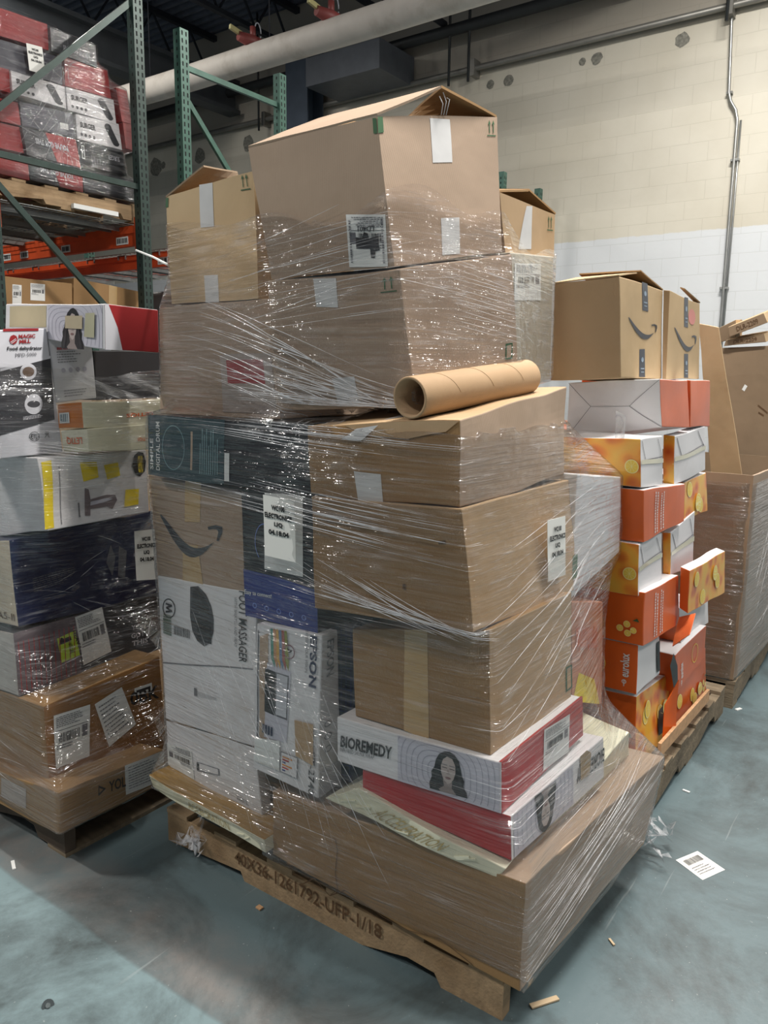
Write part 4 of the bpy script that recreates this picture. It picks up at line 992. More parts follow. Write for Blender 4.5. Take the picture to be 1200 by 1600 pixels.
c = carton('M5', 'patterned_box', 'dark blue patterned box half hidden behind the white printer carton', 'box', NAVY, amp=.003)
p = Print(c, 'L', off=.0015)
for k in range(14): p.rect(.05, .04+.068*k, .95, .05+.068*k, BLUE)
for k in range(5): p.rect(.1+.2*k, .02, .12+.2*k, .98, BLUE)
p.make('printed_pattern', c.obj)

c = carton('M6', 'router_box', 'black and blue box reading Easy to connect, carrying a white tag', 'box', BLACK, amp=.003)
p = Print(c, 'L'); p.poly([(0,0),(1,0),(1,.34),(.5,.37),(0,.38)], BLUE)
for k in range(5): p.ring(.14+.17*k, .10, .03, .022, .3, mat('sky_ink', '6f86c8', 0.5))
p.ring(.32, .62, .14, .16, .05, mat('sky_ink', '6f86c8', 0.5), a0=1.5, a1=4.0); p.make('printed_panel', c.obj, 'blue lower panel')
lettering(c, 'L', ((0.003,0.169),(0.387,0.183),(0.389,0.224),(0.007,0.216)), 'Easy to connect!', PAPER, .01)
p = Print(c, 'L', off=.002); p.rect(0, 0, 1, 1, PAPER, q=((0.302,0.418),(0.82,0.419),(0.84,1.034),(0.337,1.017)), n=4); p.make('backing_sheet', c.obj, 'white sheet behind the tag')

c = carton('M7', 'cardboard_box', 'brown carton with a curved arrow mark above the white foot massager carton', 'box', KRAFT_R, amp=.004)
p = Print(c, 'L'); p.q = ((0.049,0.254),(0.775,0.421),(0.783,0.702),(0.088,0.659)); smile(p, 0, 0, 1, 1, CHAR); p.make('arrow_mark', c.obj)
tape(c, 'L', ((0.372,0.61),(0.545,0.633),(0.586,1.05),(0.411,1.031)), c.obj, TAPE_Y); tape(c, 'L', ((0.291,-0.034),(0.537,-0.014),(0.5,0.393),(0.332,0.378)), c.obj, TAPE_Y)

c = carton('M8', 'drum_kit_box', 'dark teal box with upside-down lettering, lying above the arrow-marked carton', 'box', BLACK, amp=.004)
p = Print(c, 'L'); p.rect(0, 0, .50, 1, TEAL, n=4)
p.ring(.17, .5, .075, .36, .05, mat('pale_teal_ink', '6d8c90', 0.5)); p.rect(.285, .18, .298, .78, mat('beige_print', 'b39a83'))
for k in range(9): p.rect(.345+.014*k, .14, .351+.014*k, .14+.7*rnd.uniform(.6, 1), mat('pale_teal_ink', '6d8c90', 0.5))
p.rect(.505, .06, .535, .50, PAPER); p.make('printed_panel', c.obj, 'teal end panel with rows of print')
lettering(c, 'L', ((.082,.1),(.082,.9),(.056,.9),(.056,.1)), 'DIGITAL DRUM', PAPER, .01)
lettering(c, 'L', ((.036,.1),(.036,.62),(.014,.62),(.014,.1)), 'SIMPLE', PAPER, .01)

# brown cartons of the near column
c = carton('M12', 'cardboard_box', 'brown carton with a central tape band standing on the red and white box', 'box', KRAFT_D, amp=.004, n=10, side_mats={'R': KRAFT})  # right face paler, its light put into the board colour
tape(c, 'L', ((0.388,0.003),(0.568,-0.026),(0.575,0.992),(0.405,0.988)), c.obj, TAPE_Y)
p = Print(c, 'R'); p.rect(0, 0, 1, 1, INK_G, q=((0.916,0.089),(1.01,0.094),(1.009,0.316),(0.917,0.331))); p.rect(0, 0, 1, 1, KRAFT, q=((0.935,0.104),(0.991,0.109),(0.991,0.305),(0.935,0.305))); p.make('recycling_mark', c.obj)

c = carton('M9', 'cardboard_box', 'wide brown carton carrying the white tag on its right face, halfway up the stack', 'box', KRAFT, amp=.004, n=10, side_mats={'L': KRAFT_D})  # left face in darker board, painting in its shade
p = Print(c, 'L'); p.rect(0, 0, 1, 1, INK_BR, q=((0.84,0.701),(0.882,0.707),(0.884,0.738),(0.841,0.727))); p.rect(0, 0, 1, 1, INK_BR, q=((0.6,0.29),(0.62,0.282),(0.619,0.336),(0.603,0.333))); p.make('scuff_mark', c.obj)
p = Print(c, 'R'); p.rect(0, 0, 1, 1, INK_G, q=((0.971,0.103),(1.035,0.102),(1.032,0.31),(0.97,0.311))); p.make('recycling_mark', c.obj)

c = carton('M11', 'cardboard_box', 'brown carton with sagging top carrying the cardboard tube', 'box', KRAFT_D, amp=.010, n=12, side_mats={'R': KRAFT_R, 'T': KRAFT})  # dark left face, paler top and right: shading put into board colours
tape(c, 'L', ((0.343,-0.091),(0.51,-0.101),(0.492,0.375),(0.322,0.404)), c.obj)
tape(c, 'T', ((.05,.52),(.18,.42),(.55,.50),(.42,.62)), c.obj)
p = Print(c, 'L', off=.003); p.poly([(.27,.995),(.42,.86),(.68,.79),(.92,.86),(1,.99)], KRAFT); p.make('drooping_flap', c.obj, 'paler top flap curling over the face')  # paler colour paints in the light on the curled top edge
tape(c, 'L', ((0.256,0.815),(0.385,0.795),(0.501,0.967),(0.361,0.943)), c.obj, off=.006)

c = carton('M16', 'cardboard_box', 'brown carton directly under the topmost open carton', 'box', KRAFT_R, amp=.005, n=10)
tape(c, 'L', ((0.383,0.783),(0.545,0.765),(0.549,0.986),(0.375,0.993)), c.obj); tape(c, 'L', ((0.466,0.044),(0.614,0.048),(0.601,0.241),(0.441,0.23)), c.obj)
p = Print(c, 'L'); p.q = ((0.86,0.84),(0.969,0.838),(0.969,0.953),(0.867,0.95)); up_arrows(p, 0, 0, 1, 1, INK_G); p.make('arrow_symbols', c.obj)
p = Print(c, 'R'); p.rect(0, 0, 1, 1, INK_G, q=((0.863,0.219),(0.937,0.219),(0.948,0.339),(0.874,0.339))); p.rect(0, 0, 1, 1, KRAFT_R, q=((0.877,0.232),(0.925,0.235),(0.933,0.326),(0.886,0.323))); p.make('recycling_mark', c.obj)

def open_carton(key, name, label, m, amp=.004, inner=KRAFT_D):
    c = Carton(key, sum(map(ord, key)) % 31, amp); c.body(name, m, faces='LRKJB', side_mats={}, n=9, bevel=0)
    so = c.obj.modifiers.new('board thickness', 'SOLIDIFY'); so.thickness = .006; so.offset = -1
    tag(c.obj, label, 'box'); return c
c = open_carton('M15', 'cardboard_box', 'large open-topped brown carton crowning the tall stack', KRAFT_R, .004)
LT, NT, RT, BT = c.c[7], c.c[4], c.c[5], c.c[6]
F1, F2 = Vector((1.660,1.043,2.158)), Vector((1.800,1.539,2.203))
panel('flap', [RT, BT, BT+(F2-LT)*.6+Vector((0,0,.02)), F1], .006, KRAFT_D, c.obj)  # darker board on the inner flaps paints in shade under the open top
panel('flap', [LT, NT, F1, F2], .005, KRAFT_R, c.obj, amp=.003)
panel('flap', [BT, LT, F2, BT+(F2-LT)*.6+Vector((0,0,.02))], .005, KRAFT_D, c.obj)
tape(c, 'R', ((0.403,0.68),(0.568,0.676),(0.577,0.974),(0.411,0.982)), c.obj); tape(c, 'R', ((0.415,0.033),(0.581,0.026),(0.598,0.282),(0.431,0.294)), c.obj)
p = Print(c, 'R'); p.q = ((0.902,0.859),(0.981,0.858),(0.981,0.976),(0.903,0.976)); up_arrows(p, 0, 0, 1, 1, INK_G); p.make('arrow_symbols', c.obj)
p = Print(c, 'L', off=.0014); p.rect(0, 0, 1, 1, INK_G, q=((0.964,0.894),(0.991,0.893),(0.994,0.989),(0.968,0.995))); p.make('printed_corner_mark', c.obj)
p = Print(c, 'R', off=.0014); p.rect(0, 0, 1, 1, INK_G, q=((-0.009,0.891),(0.034,0.895),(0.038,0.996),(-0,0.996))); p.make('printed_corner_mark', c.obj)
c2 = shipping_label(c, 'L', ((0.953,0.005),(0.66,0.025),(0.69,0.391),(0.983,0.353)), c.obj, rnd)
p = Print(c, 'L', off=.0026); p.bars(0, 0, 1, 1, INK_S, rnd, vert=False); p.V = []; p.F = []; p.M = []
p.q = ((0.68,0.055),(0.695,0.054),(0.719,0.356),(0.705,0.358)); p.bars(0, 0, 1, 1, INK_S, rnd, vert=False); p.q = ((0.922,0.03),(0.937,0.028),(0.962,0.33),(0.948,0.332)); p.bars(0, 0, 1, 1, INK_S, rnd, vert=False)
p.q = ((0.72,0.087),(0.913,0.066),(0.917,0.241),(0.736,0.264)); p.poly([(.05,.35),(.05,.8),(.3,.75),(.4,1),(.55,.95),(.6,.75),(.95,.9),(.98,.3),(.8,.25),(.75,.0),(.6,.0),(.6,.35)], INK); p.make('printed_symbols', c.obj)
lettering(c, 'L', ((0.894,0.287),(0.77,0.3),(0.765,0.261),(0.889,0.249)), 'LD401', INK, .02, off=.0028)
bm = bmesh.new()
for k in range(3):
    b = c.pt('R', .5+.02*k, 1.0, .004); add_tube(bm, [b, b+Vector((.004*k-.01, -.01, .02+.006*(k % 3))), b+Vector((.006*k-.02, -.006, .035+.01*(k % 2)))], .0012, 4)
bm_obj('torn_tape', bm, TAPE, c.obj)

c = open_carton('M17', 'cardboard_box', 'tan open carton with green arrows at the upper left of the tall stack', KRAFT_Y, .004)
LT, NT, RT, BT = c.c[7], c.c[4], c.c[5], c.c[6]
panel('flap', [LT, LT+(BT-LT)*.8, Vector((1.800,1.865,2.109)), Vector((1.530,1.715,2.050))], .005, KRAFT_G, c.obj)  # darker board colour stands in for shade under the raised flap
tape(c, 'L', ((0.399,0.654),(0.552,0.642),(0.553,0.999),(0.4,1.014)), c.obj); tape(c, 'L', ((0.408,-0.005),(0.57,-0.008),(0.563,0.228),(0.401,0.232)), c.obj)
p = Print(c, 'L'); p.q = ((0.863,0.872),(0.966,0.868),(0.952,0.99),(0.857,0.994)); up_arrows(p, 0, 0, 1, 1, INK_G); p.make('arrow_symbols', c.obj)
p = Print(c, 'L'); p.rect(0, 0, 1, 1, INK_G, q=((-0.007,0.898),(0.024,0.898),(0.03,0.983),(-0.001,0.983))); p.make('printed_corner_mark', c.obj)
c = carton('M18', 'cardboard_box', 'brown carton under the tan open carton, behind a thick fan of film', 'box', KRAFT_R, amp=.005, n=10)
p = Print(c, 'L'); p.rect(.55, .05, .97, .55, mat('faded_panel_print', 'a89b92', .5), n=3); p.rect(.6, .3, .9, .5, RED_D); p.make('printed_panel', c.obj)

c = open_carton('M19', 'cardboard_box', 'small open brown carton peeking out behind the crowning carton', KRAFT, .003)
LT, NT, RT, BT = c.c[7], c.c[4], c.c[5], c.c[6]
panel('flap', [RT, BT, BT+Vector((-.2,0,.07)), Vector((2.151,1.050,2.024))], .005, KRAFT_D, c.obj)  # both flaps in darker board, shade of their undersides put into colour
panel('flap', [NT, Vector((2.151,1.050,2.021)), BT+Vector((-.2,0,.07)), LT], .005, KRAFT_D, c.obj)
tape(c, 'R', ((0.248,0.081),(0.503,0.112),(0.547,0.984),(0.442,0.941)), c.obj)
p = Print(c, 'R'); p.q = ((0.837,0.581),(0.957,0.602),(0.95,0.935),(0.835,0.903)); up_arrows(p, 0, 0, 1, 1, INK_G); p.make('arrow_symbols', c.obj)
c = carton('M20', 'cardboard_box', 'pale carton with a smeared label below the small open carton', 'box', mat('pale_grey_board', 'b8b1a2', .6), amp=.003)
shipping_label(c, 'R', ((0.037,0.647),(0.683,0.644),(0.679,0.934),(0.08,0.923)), c.obj, rnd)
c = carton('M10', 'white_box', 'plain white box at the right edge of the tall stack beside the tagged carton', 'box', WHITE, amp=.003, n=8)
c = carton('M21', 'printed_box', 'orange and yellow printed box deep behind film on the right side of the stack', 'box', mat('peach_printed_board', 'c98a6c', .5), amp=.003)
p = Print(c, 'R'); p.poly([(0,0),(.9,0),(.7,.25),(.2,.3)], YELLOW); p.rect(.1, .55, .8, .75, mat('salmon_print', 'c77559', .5)); p.make('printed_panel', c.obj)

# the two sauna blanket boxes
c = carton('M14', 'sauna_wrap_box', 'lower red and white portrait box, its lettering upside down', 'box', RED, amp=.0025, side_mats={'R': WHITE, 'T': WHITE, 'K': WHITE}, n=8)
p = Print(c, 'R', off=.0012)
waves(p, .02, .03, .62, .97, .35, .62, 9, LILAC_D, LILAC, 4.4)
p.q = ((0.418,0.931),(0.201,1.231),(0.182,0.104),(0.385,0.007)); 
p = p; p2 = Print(c, 'R', off=.0028); p2.q = ((0.425,0.919),(0.206,1.019),(0.2,0.036),(0.418,-0.015)); portrait(p2, 0, 0, 1, 1)
p.q = ((0,0),(1,0),(1,1),(0,1)); p.make('printed_waves', c.obj); p2.make('printed_portrait', c.obj)
lettering(c, 'R', ((0.998,0.751),(0.657,0.796),(0.655,0.433),(0.995,0.407)), 'BIOREMEDY', INK, .02)
p = Print(c, 'R', off=.003); p.poly(((0.7,0.445),(0.807,0.41),(0.827,0.906),(0.773,1.057),(0.697,1.034)), mat('torn_patch', 'a08865', .7)); p.make('torn_patch', c.obj, 'torn brown patch')

c = carton('M13', 'sauna_wrap_box', 'upper white and red portrait box with its lettering upright', 'box', WHITE, amp=.0025, side_mats={'R': RED, 'K': RED}, n=8)
p = Print(c, 'L', off=.0010); waves(p, .40, .02, .99, .98, .66, .45, 11, LILAC_D, LILAC, 3.0); p.make('printed_waves', c.obj)
p = Print(c, 'L', off=.0024); p.q = ((0.597,0.073),(0.816,0.108),(0.817,0.929),(0.606,0.954)); portrait(p, 0, 0, 1, 1); p.make('printed_portrait', c.obj)
lettering(c, 'L', ((0.024,0.354),(0.361,0.429),(0.366,0.707),(0.029,0.616)), 'BIOREMEDY', INK, .03)
lettering(c, 'L', ((0.023,0.254),(0.246,0.311),(0.25,0.399),(0.023,0.34)), 'INFRARED SAUNA WRAP', INK_S)
p = Print(c, 'T', off=.001); p.rect(.0, .0, 1, .015, RED_D); p.make('printed_edge', c.obj)
shipping_label(c, 'R', ((0.457,0.079),(0.783,-0.036),(0.799,0.869),(0.476,0.98)), c.obj, rnd)

# core cartons, mostly hidden inside the stack
CORE = [('H1', 1.98, 2.38, 1.22, 1.86, .118, .56), ('H2', 1.98, 2.36, 1.24, 1.86, .565, .99), ('H3', 1.98, 2.38, 1.22, 1.84, .995, 1.45),
        ('H4', 2.05, 2.36, 1.02, 1.21, .50, .88), ('H5', 2.05, 2.36, 1.03, 1.21, 1.245, 1.45)]
for k, v in enumerate(CORE):
    prism(*v); carton(v[0], 'cardboard_box', 'plain brown carton packed out of sight in the back of the tall stack', 'box', KRAFT, amp=.003, group='hidden cartons in the back of the tall stack', n=4)

# tube
tc_root = empty('cardboard_tube', (1.430,0.962,1.450)); tag(tc_root, 'brown spiral-wound cardboard tube lying on the ledge of the tall stack', 'tube')
A = Vector((1.430,0.962,1.450)); B = Vector((1.925, .925, 1.498)); d = (B-A); Ln = d.length
bm = bmesh.new(); u = d.normalized(); sx = u.cross(Vector((0,0,1))).normalized(); sz = sx.cross(u)
seg = 40; rings = []
for (s, r) in ((0, .0455), (.004, .0465), (1-.004, .0455), (1, .0445), (1, .0385), (0, .0405)):
    rings.append([bm.verts.new(u*(s*Ln) + sx*(r*math.cos(2*math.pi*k/seg)) + sz*(r*math.sin(2*math.pi*k/seg))) for k in range(seg)])
for a, b in zip(rings, rings[1:]+rings[:1]):
    for k in range(seg):
        f = bm.faces.new((a[k], a[(k+1) % seg], b[(k+1) % seg], b[k])); f.smooth = True
bm_obj('tube_wall', bm, cardboard('tube_board', 'ab8e6e', 'a28462'), tc_root)
for s0 in (.06, .34, .62):
    bm = bmesh.new(); add_tube(bm, [u*((s0+.20*k/30)*Ln) - sx*(.0466*math.cos(math.pi*(k/30*1.1-.1))) + sz*(.0466*math.sin(math.pi*(k/30*1.1-.1))) for k in range(31)], .0004, 4)
    bm_obj('spiral_seam', bm, mat('seam_line', '9b7b58', .7), tc_root)

# stretch film round the stack
MAIN = ['M2','M14','M13','M12','M9','M11','M16','M15','M3a','M3b','M4','M6','M7','M8','M18','M17','M10','M19','M20','M21','Fa']+[v[0] for v in CORE]
def top_main(t):
    a = (t+math.pi) % (2*math.pi)-math.pi
    return 1.87+.05*math.exp(-((a+2.62)/.45)**2)+.03*math.sin(3*t+1)+.02*math.sin(7*t)
cr = []
r2 = random.Random(9)
for k in range(18): cr.append((2.15+r2.uniform(0,.2), 1.70-.012*k, 3.75+r2.uniform(-.4,.2), 1.50-.009*k, r2.uniform(.0009,.0022)))     # fan at upper left
for k in range(16): cr.append((2.3+r2.uniform(0,.5), 1.60+.014*k, 3.6+r2.uniform(-.3,.6), 1.66+.015*k, r2.uniform(.0005,.0013)))
for k in range(24): cr.append((2.9+r2.uniform(-.6,.3), 1.425+.005*k, 4.0+r2.uniform(-.3,.2), 1.42-.0004*k, r2.uniform(.0007,.0022)))
for k in range(20): cr.append((2.6+r2.uniform(-.4,.5), 1.235-.004*k, 3.95+r2.uniform(-.3,.1), 1.20-.005*k, r2.uniform(.0006,.0019)))
for k in range(14): cr.append((2.4+r2.uniform(-.2,.4), 1.385-.003*k, 3.7+r2.uniform(-.3,.3), 1.375-.005*k, r2.uniform(.0006,.0018)))
for k in range(18): cr.append((3.4+r2.uniform(-.4,.2), .975+.005*k, 4.05+r2.uniform(-.2,.1), .95-.002*k, r2.uniform(.0007,.0019)))
for k in range(22): a0_ = 2.15+.05*k; cr.append((a0_, r2.uniform(.6,.85), a0_+r2.uniform(.45,.7), r2.uniform(.2,.4), r2.uniform(.0003,.0010)))
for k in range(14): cr.append((4.1+r2.uniform(-.1,.15), .64+.035*k, 5.3+r2.uniform(-.2,.2), .92+.022*k, r2.uniform(.0004,.001)))
for k in range(14): cr.append((4.15+r2.uniform(-.1,.1), .13+.014*k, 5.2+r2.uniform(-.2,.2), .30+.01*k, r2.uniform(.0004,.0011)))
for k in range(14): cr.append((4.0+r2.uniform(-.05,.1), 1.62+.012*k, 5.0+r2.uniform(-.3,.3), 1.58+.012*k, r2.uniform(.0004,.001)))
for k in range(50): a = r2.uniform(2.3, 5.2); z = r2.uniform(.3, 1.8); cr.append((a, z, a+r2.uniform(.2,.7), z+r2.uniform(-.05,.05), r2.uniform(.0003,.0009)))
fo, at = film('stretch_wrap', MAIN, 1.86, 1.27, [(.10, 1.392, 12, [k for k in MAIN if k not in ('M16', 'M18')]), (1.408, 1.90, 6, ['M16','M15','M18','M17','M19','M20','H3'])], 300, 'clear stretch film wound round the tall centre stack', rnd, top=top_main, creases=cr)
# twisted tails of film
def wad(loc, s, n, seed, parent=None):
    rr = random.Random(seed); bm = bmesh.new()
    for k in range(n):
        p = [Vector((rr.uniform(-s, s)*.6, rr.uniform(-s, s)*.6, rr.uniform(0, s)))]
        for i in range(5): p.append(p[-1]+Vector((rr.uniform(-s, s)*.45, rr.uniform(-s, s)*.45, rr.uniform(-s, s)*.35)))
        w = [rr.uniform(.008, .03) for _ in p]; vs = []
        for i, q in enumerate(p):
            q.z = max(q.z, .002-loc[2] if parent is None else q.z); o2 = Vector((rr.uniform(-1,1), rr.uniform(-1,1), rr.uniform(-1,1))).normalized()*w[i]
            a = q; b = q+o2; 
            vs.append((bm.verts.new(Vector(loc)+a), bm.verts.new(Vector(loc)+b)))
        for a, b in zip(vs, vs[1:]): bm.faces.new((a[0], a[1], b[1], b[0]))
    return bm
for (loc, s, n, sd, nm) in (((1.470,1.775,0.050), .04, 16, 3, 'film_tail'), ((2.36, .655, .05), .07, 22, 5, 'film_tail')):
    bm = wad(loc, s, n, sd); o = bm_obj(nm, bm, mat('crumpled_film', 'c9cacc', .15, spec=.8), fo); o.data.materials[0] = CREASE; o['label'] = 'crumpled loose end of film'
bm = bmesh.new(); a = Vector((1.470,1.724,0.141)); add_tube(bm, [a+Vector((0,.03,.02)), a, a+Vector((-.004,.008,-.03)), Vector((1.470,1.772,0.029))], [.003,.005,.004,.010], 6)
bm_obj('film_tail', bm, CREASE, fo)['label'] = 'twisted tail of film hanging by the pallet'

# paper tags stuck on the film
def hung_tag(quad3, label, lines, curl=.006):
    pl = Plate(quad3); nrm = (pl.p[1]-pl.p[0]).cross(pl.p[3]-pl.p[0]).normalized()
    o = panel('paper_tag', [p for p in pl.p], .0008, PAPER_B, None, n=6, amp=.0012); tag(o, label, 'tag')
    g = Print(pl, 'L', off=.0026); n = len(lines)
    for i, s in enumerate(lines):
        w = .037*len(s)+.025; t1 = .87-.135*i; g.text(.5-w, t1-.088, .5+w, t1, s, INK, .05)
    g.make('lettering', o)
TAGTXT = ['WC100', 'ELECTRONICS', 'LIQ', '04.18.04']
hung_tag([(1.415,1.395,0.998), (1.415,1.260,1.003), (1.415,1.282,1.191), (1.415,1.395,1.196)][0:0] or [(1.405,1.382,1.040), (1.405,1.274,1.038), (1.405,1.279,1.191), (1.405,1.386,1.197)], 'white electronics tag on the left-facing side of the tall stack', TAGTXT)
hung_tag([(1.791,0.775,0.991), (1.900,0.775,0.987), (1.879,0.775,1.147), (1.768,0.775,1.152)], 'white electronics tag on the right-facing side of the tall stack', TAGTXT)

# ================================================================== LEFT STACK
c = carton('L1', 'cardboard_box', 'lowest brown carton of the left stack, its lettering running behind a label', 'box', KRAFT_D, amp=.004, n=9)
lettering(c, 'R', ((0.438,0.474),(0.602,0.434),(0.599,0.739),(0.441,0.76)), 'YOL', INK, .02)
p = Print(c, 'R'); p.q = ((0.327,0.501),(0.408,0.478),(0.406,0.753),(0.33,0.763)); p.disc(.5, .5, .6, .6, INK, n=3); p.disc(.45, .5, .3, .3, KRAFT_D, n=3); p.make('play_mark', c.obj)
shipping_label(c, 'R', ((0.599,0.188),(0.981,0.107),(0.993,0.989),(0.596,1.007)), c.obj, rnd, style='plain')
p = Print(c, 'L'); p.q = ((0.351,0.272),(0.647,0.281),(0.652,0.805),(0.354,0.849)); p.rect(0, 0, 1, 1, mat('faded_panel_print', 'a89b92', .5)); p.make('printed_panel', c.obj)
c = carton('L2', 'cardboard_box', 'big brown carton with two white papers on its face in the left stack', 'box', KRAFT_D, amp=.004, n=9, side_mats={'R': cardboard('kraft_board_amber', '8f6538', '7f5830')})
lettering(c, 'R', ((0.693,0.605),(0.963,0.576),(0.965,0.719),(0.701,0.747)), '0BK', INK, .02)
p = Print(c, 'R'); p.rect(0, 0, 1, 1, PAPER, q=((0.739,0.694),(0.907,0.684),(0.906,0.766),(0.743,0.775))); p.rect(0, 0, 1, 1, INK, q=((0.758,0.719),(0.89,0.712),(0.892,0.739),(0.759,0.746))); p.make('sticker', c.obj)
shipping_label(c, 'R', ((0.057,0.241),(0.327,0.246),(0.358,0.802),(0.07,0.851)), c.obj, rnd)
shipping_label(c, 'R', ((0.491,0.257),(0.733,0.389),(0.631,0.845),(0.394,0.781)), c.obj, rnd, style='plain')
c = carton('L3', 'printed_box', 'charcoal carton lettered YOU\'VE GOT THIS with a lime sticker', 'box', CHAR, amp=.005, n=9, side_mats={'L': mat('pale_board', 'b9b2ab', .5)})
p = Print(c, 'R'); p.rect(0, .0, .40, 1, mat('mauve_grey_print', '6b5f63', .45), n=3)
for k in range(12): p.rect(.02+.031*k, .05, .025+.031*k, .85, RED_D)
p.make('printed_panel', c.obj, 'mauve panel with thin red stripes')
for i, s in enumerate(("YOU'VE", 'GOT', 'THIS')):
    w = (36, 20, 25)[i]; dy = 12.5*i
    q = {0: ((0.767,0.49),(0.947,0.458),(0.949,0.547),(0.769,0.578)), 1: ((0.765,0.348),(0.869,0.331),(0.87,0.42),(0.766,0.436)), 2: ((0.768,0.213),(0.893,0.202),(0.894,0.291),(0.769,0.301))}[i]
    lettering(c, 'R', q, s, WHITE_G, .025)
shipping_label(c, 'R', ((0.418,0.15),(0.615,0.237),(0.567,1.025),(0.378,0.98)), c.obj, rnd)
p = Print(c, 'R', off=.0018); p.rect(0, 0, 1, 1, LIMEG, q=((0.277,0.304),(0.396,0.337),(0.373,0.764),(0.255,0.714))); p.poly(((0.264,0.604),(0.297,0.6),(0.348,0.625),(0.341,0.693),(0.299,0.682),(0.28,0.717)), INK); p.make('heavy_sticker', c.obj, 'lime green sticker')
lettering(c, 'R', ((0.352,0.769),(0.386,0.45),(0.408,0.455),(0.373,0.775)), 'HEAVY', INK, .02, off=.003); lettering(c, 'R', ((0.311,0.652),(0.334,0.406),(0.36,0.418),(0.336,0.655)), 'LIFT WITH CARE', INK, .01, off=.003)
c = carton('L4', 'printed_box', 'navy blue carton with a beige end in the left stack', 'box', NAVY, amp=.005, n=9, side_mats={'L': mat('beige_board_end', 'c6b9a4', .5)})
g = Print(c, 'R'); g.q = ((0.12,0.338),(0.407,0.4),(0.415,0.553),(0.121,0.507)); g.lines(0, 0, 1, 1, 7, INK_S, rnd, .35); g.make('printing', c.obj)
p = Print(c, 'R'); p.poly(((0.613,0.529),(0.652,0.352),(0.681,0.566),(0.655,0.722)), INK_S); p.poly(((0.69,0.34),(0.736,0.287),(0.77,0.611),(0.715,0.688)), INK_S); p.make('printed_figures', c.obj)
lettering(c, 'L', ((.55,.06),(.95,.06),(.95,.14),(.55,.14)), 'A5-II', INK_BR)
c = carton('L5', 'printed_box', 'white carton with yellow band, yellow squares and black oval in the left stack', 'box', WHITE, amp=.007, n=12)
p = Print(c, 'R'); p.rect(0, 0, 1, 1, YELLOW, q=((-0.02,0.023),(0.06,0.03),(0.111,0.959),(0.026,0.943)))
for q in (((0.364,0.618),(0.503,0.651),(0.499,0.888),(0.349,0.899)), ((0.58,0.6),(0.707,0.637),(0.698,0.841),(0.561,0.822)), ((0.722,0.139),(0.878,0.145),(0.894,0.389),(0.748,0.406))): p.rect(0, 0, 1, 1, YELLOW, q=q)
p.poly(((0.345,0.118),(0.393,0.107),(0.4,0.2),(0.55,0.196),(0.604,0.146),(0.657,0.269),(0.641,0.349),(0.56,0.374),(0.41,0.347),(0.403,0.499),(0.369,0.524)), mat('taupe_product_print', '7d7275', .4))
p.poly(((0.408,0.31),(0.558,0.327),(0.613,0.297),(0.554,0.271),(0.404,0.255)), LILAC)
p.poly(((0.841,0.772),(0.866,0.917),(0.914,0.98),(0.965,0.954),(0.988,0.811),(0.97,0.654),(0.914,0.583),(0.862,0.631)), INK)
p.rect(0, 0, 1, 1, INK_S, q=((0.126,0.059),(0.132,0.058),(0.169,0.869),(0.163,0.87))); p.rect(0, 0, 1, 1, INK_S, q=((0.29,0.112),(0.302,0.11),(0.307,0.322),(0.295,0.324)))
p.make('printed_panel', c.obj, 'yellow and grey product print')
lettering(c, 'R', ((0.889,0.647),(0.942,0.628),(0.945,0.917),(0.892,0.913)), 'GENIO', YELLOW, .02, off=.006)
c = carton('L6b', 'sleeved_box', 'lower of the two cream plastic-sleeved boxes with orange letters', 'box', CREAM, amp=.006, n=12)
lettering(c, 'R', ((0.994,0.501),(0.797,0.509),(0.794,0.357),(0.993,0.351)), 'LETIQS', ORANGE, .02); lettering(c, 'L', ((.8,.7),(.2,.7),(.2,.35),(.8,.35)), 'LETIQ', ORANGE, .02)
c = carton('L6a', 'sleeved_box', 'upper cream plastic-sleeved box with an orange end', 'box', CREAM, amp=.006, n=12, side_mats={'L': mat('ochre_orange_board', 'c9772f', .35)})
lettering(c, 'R', ((0.876,0.55),(0.512,0.541),(0.51,0.368),(0.876,0.379)), 'LETIQS', ORANGE, .03)
p = Print(c, 'L', off=.003); p.rect(.1, .2, .5, .62, PAPER); p.bars(.14, .25, .46, .57, mat('blue_grey_ink', '4a6a78', .5), rnd, n=9); p.make('barcode_sticker', c.obj)
c = carton('L8', 'black_box', 'plain black box above the cream sleeved boxes', 'box', BLACK, amp=.003, n=8)
c = carton('L7', 'dehydrator_box', 'black and white food dehydrator carton at the left edge', 'box', WHITE_G, amp=.003, n=10)
p = Print(c, 'R'); p.poly(((0.232,0.172),(0.949,0.266),(0.999,0.76),(0.326,0.701)), CHAR); p.poly(((0.397,0.703),(1.003,0.781),(0.999,0.76),(0.393,0.683)), WHITE_G); p.rect(0, 0, 1, 1, REDL, q=((0.485,0.987),(0.895,0.982),(0.899,1.002),(0.489,1.007)))
for (x, y) in ((44, 581), (51, 634)):
    P_ = (((0.602,0.603),(0.796,0.595),(0.821,0.726),(0.627,0.734))) if y == 581 else (((0.603,0.329),(0.811,0.316),(0.843,0.48),(0.633,0.49)))
    p.q = P_; p.disc(.5, .5, .5, .5, WHITE_G, n=26); p.disc(.5, .5, .36, .17 if y == 634 else .30, CHAR if y == 634 else mat('brown_fruit_print', '6b5546', .5), n=20); p.q = ((0,0),(1,0),(1,1),(0,1))
p.q = ((0.539,0.887),(0.627,0.889),(0.639,0.954),(0.552,0.956)); p.disc(.5, .5, .55, .55, REDL, n=8); p.line((.1, .2), (.8, .6), .08, WHITE_G); p.line((.2, .05), (.9, .45), .08, WHITE_G); p.q = ((0,0),(1,0),(1,1),(0,1))
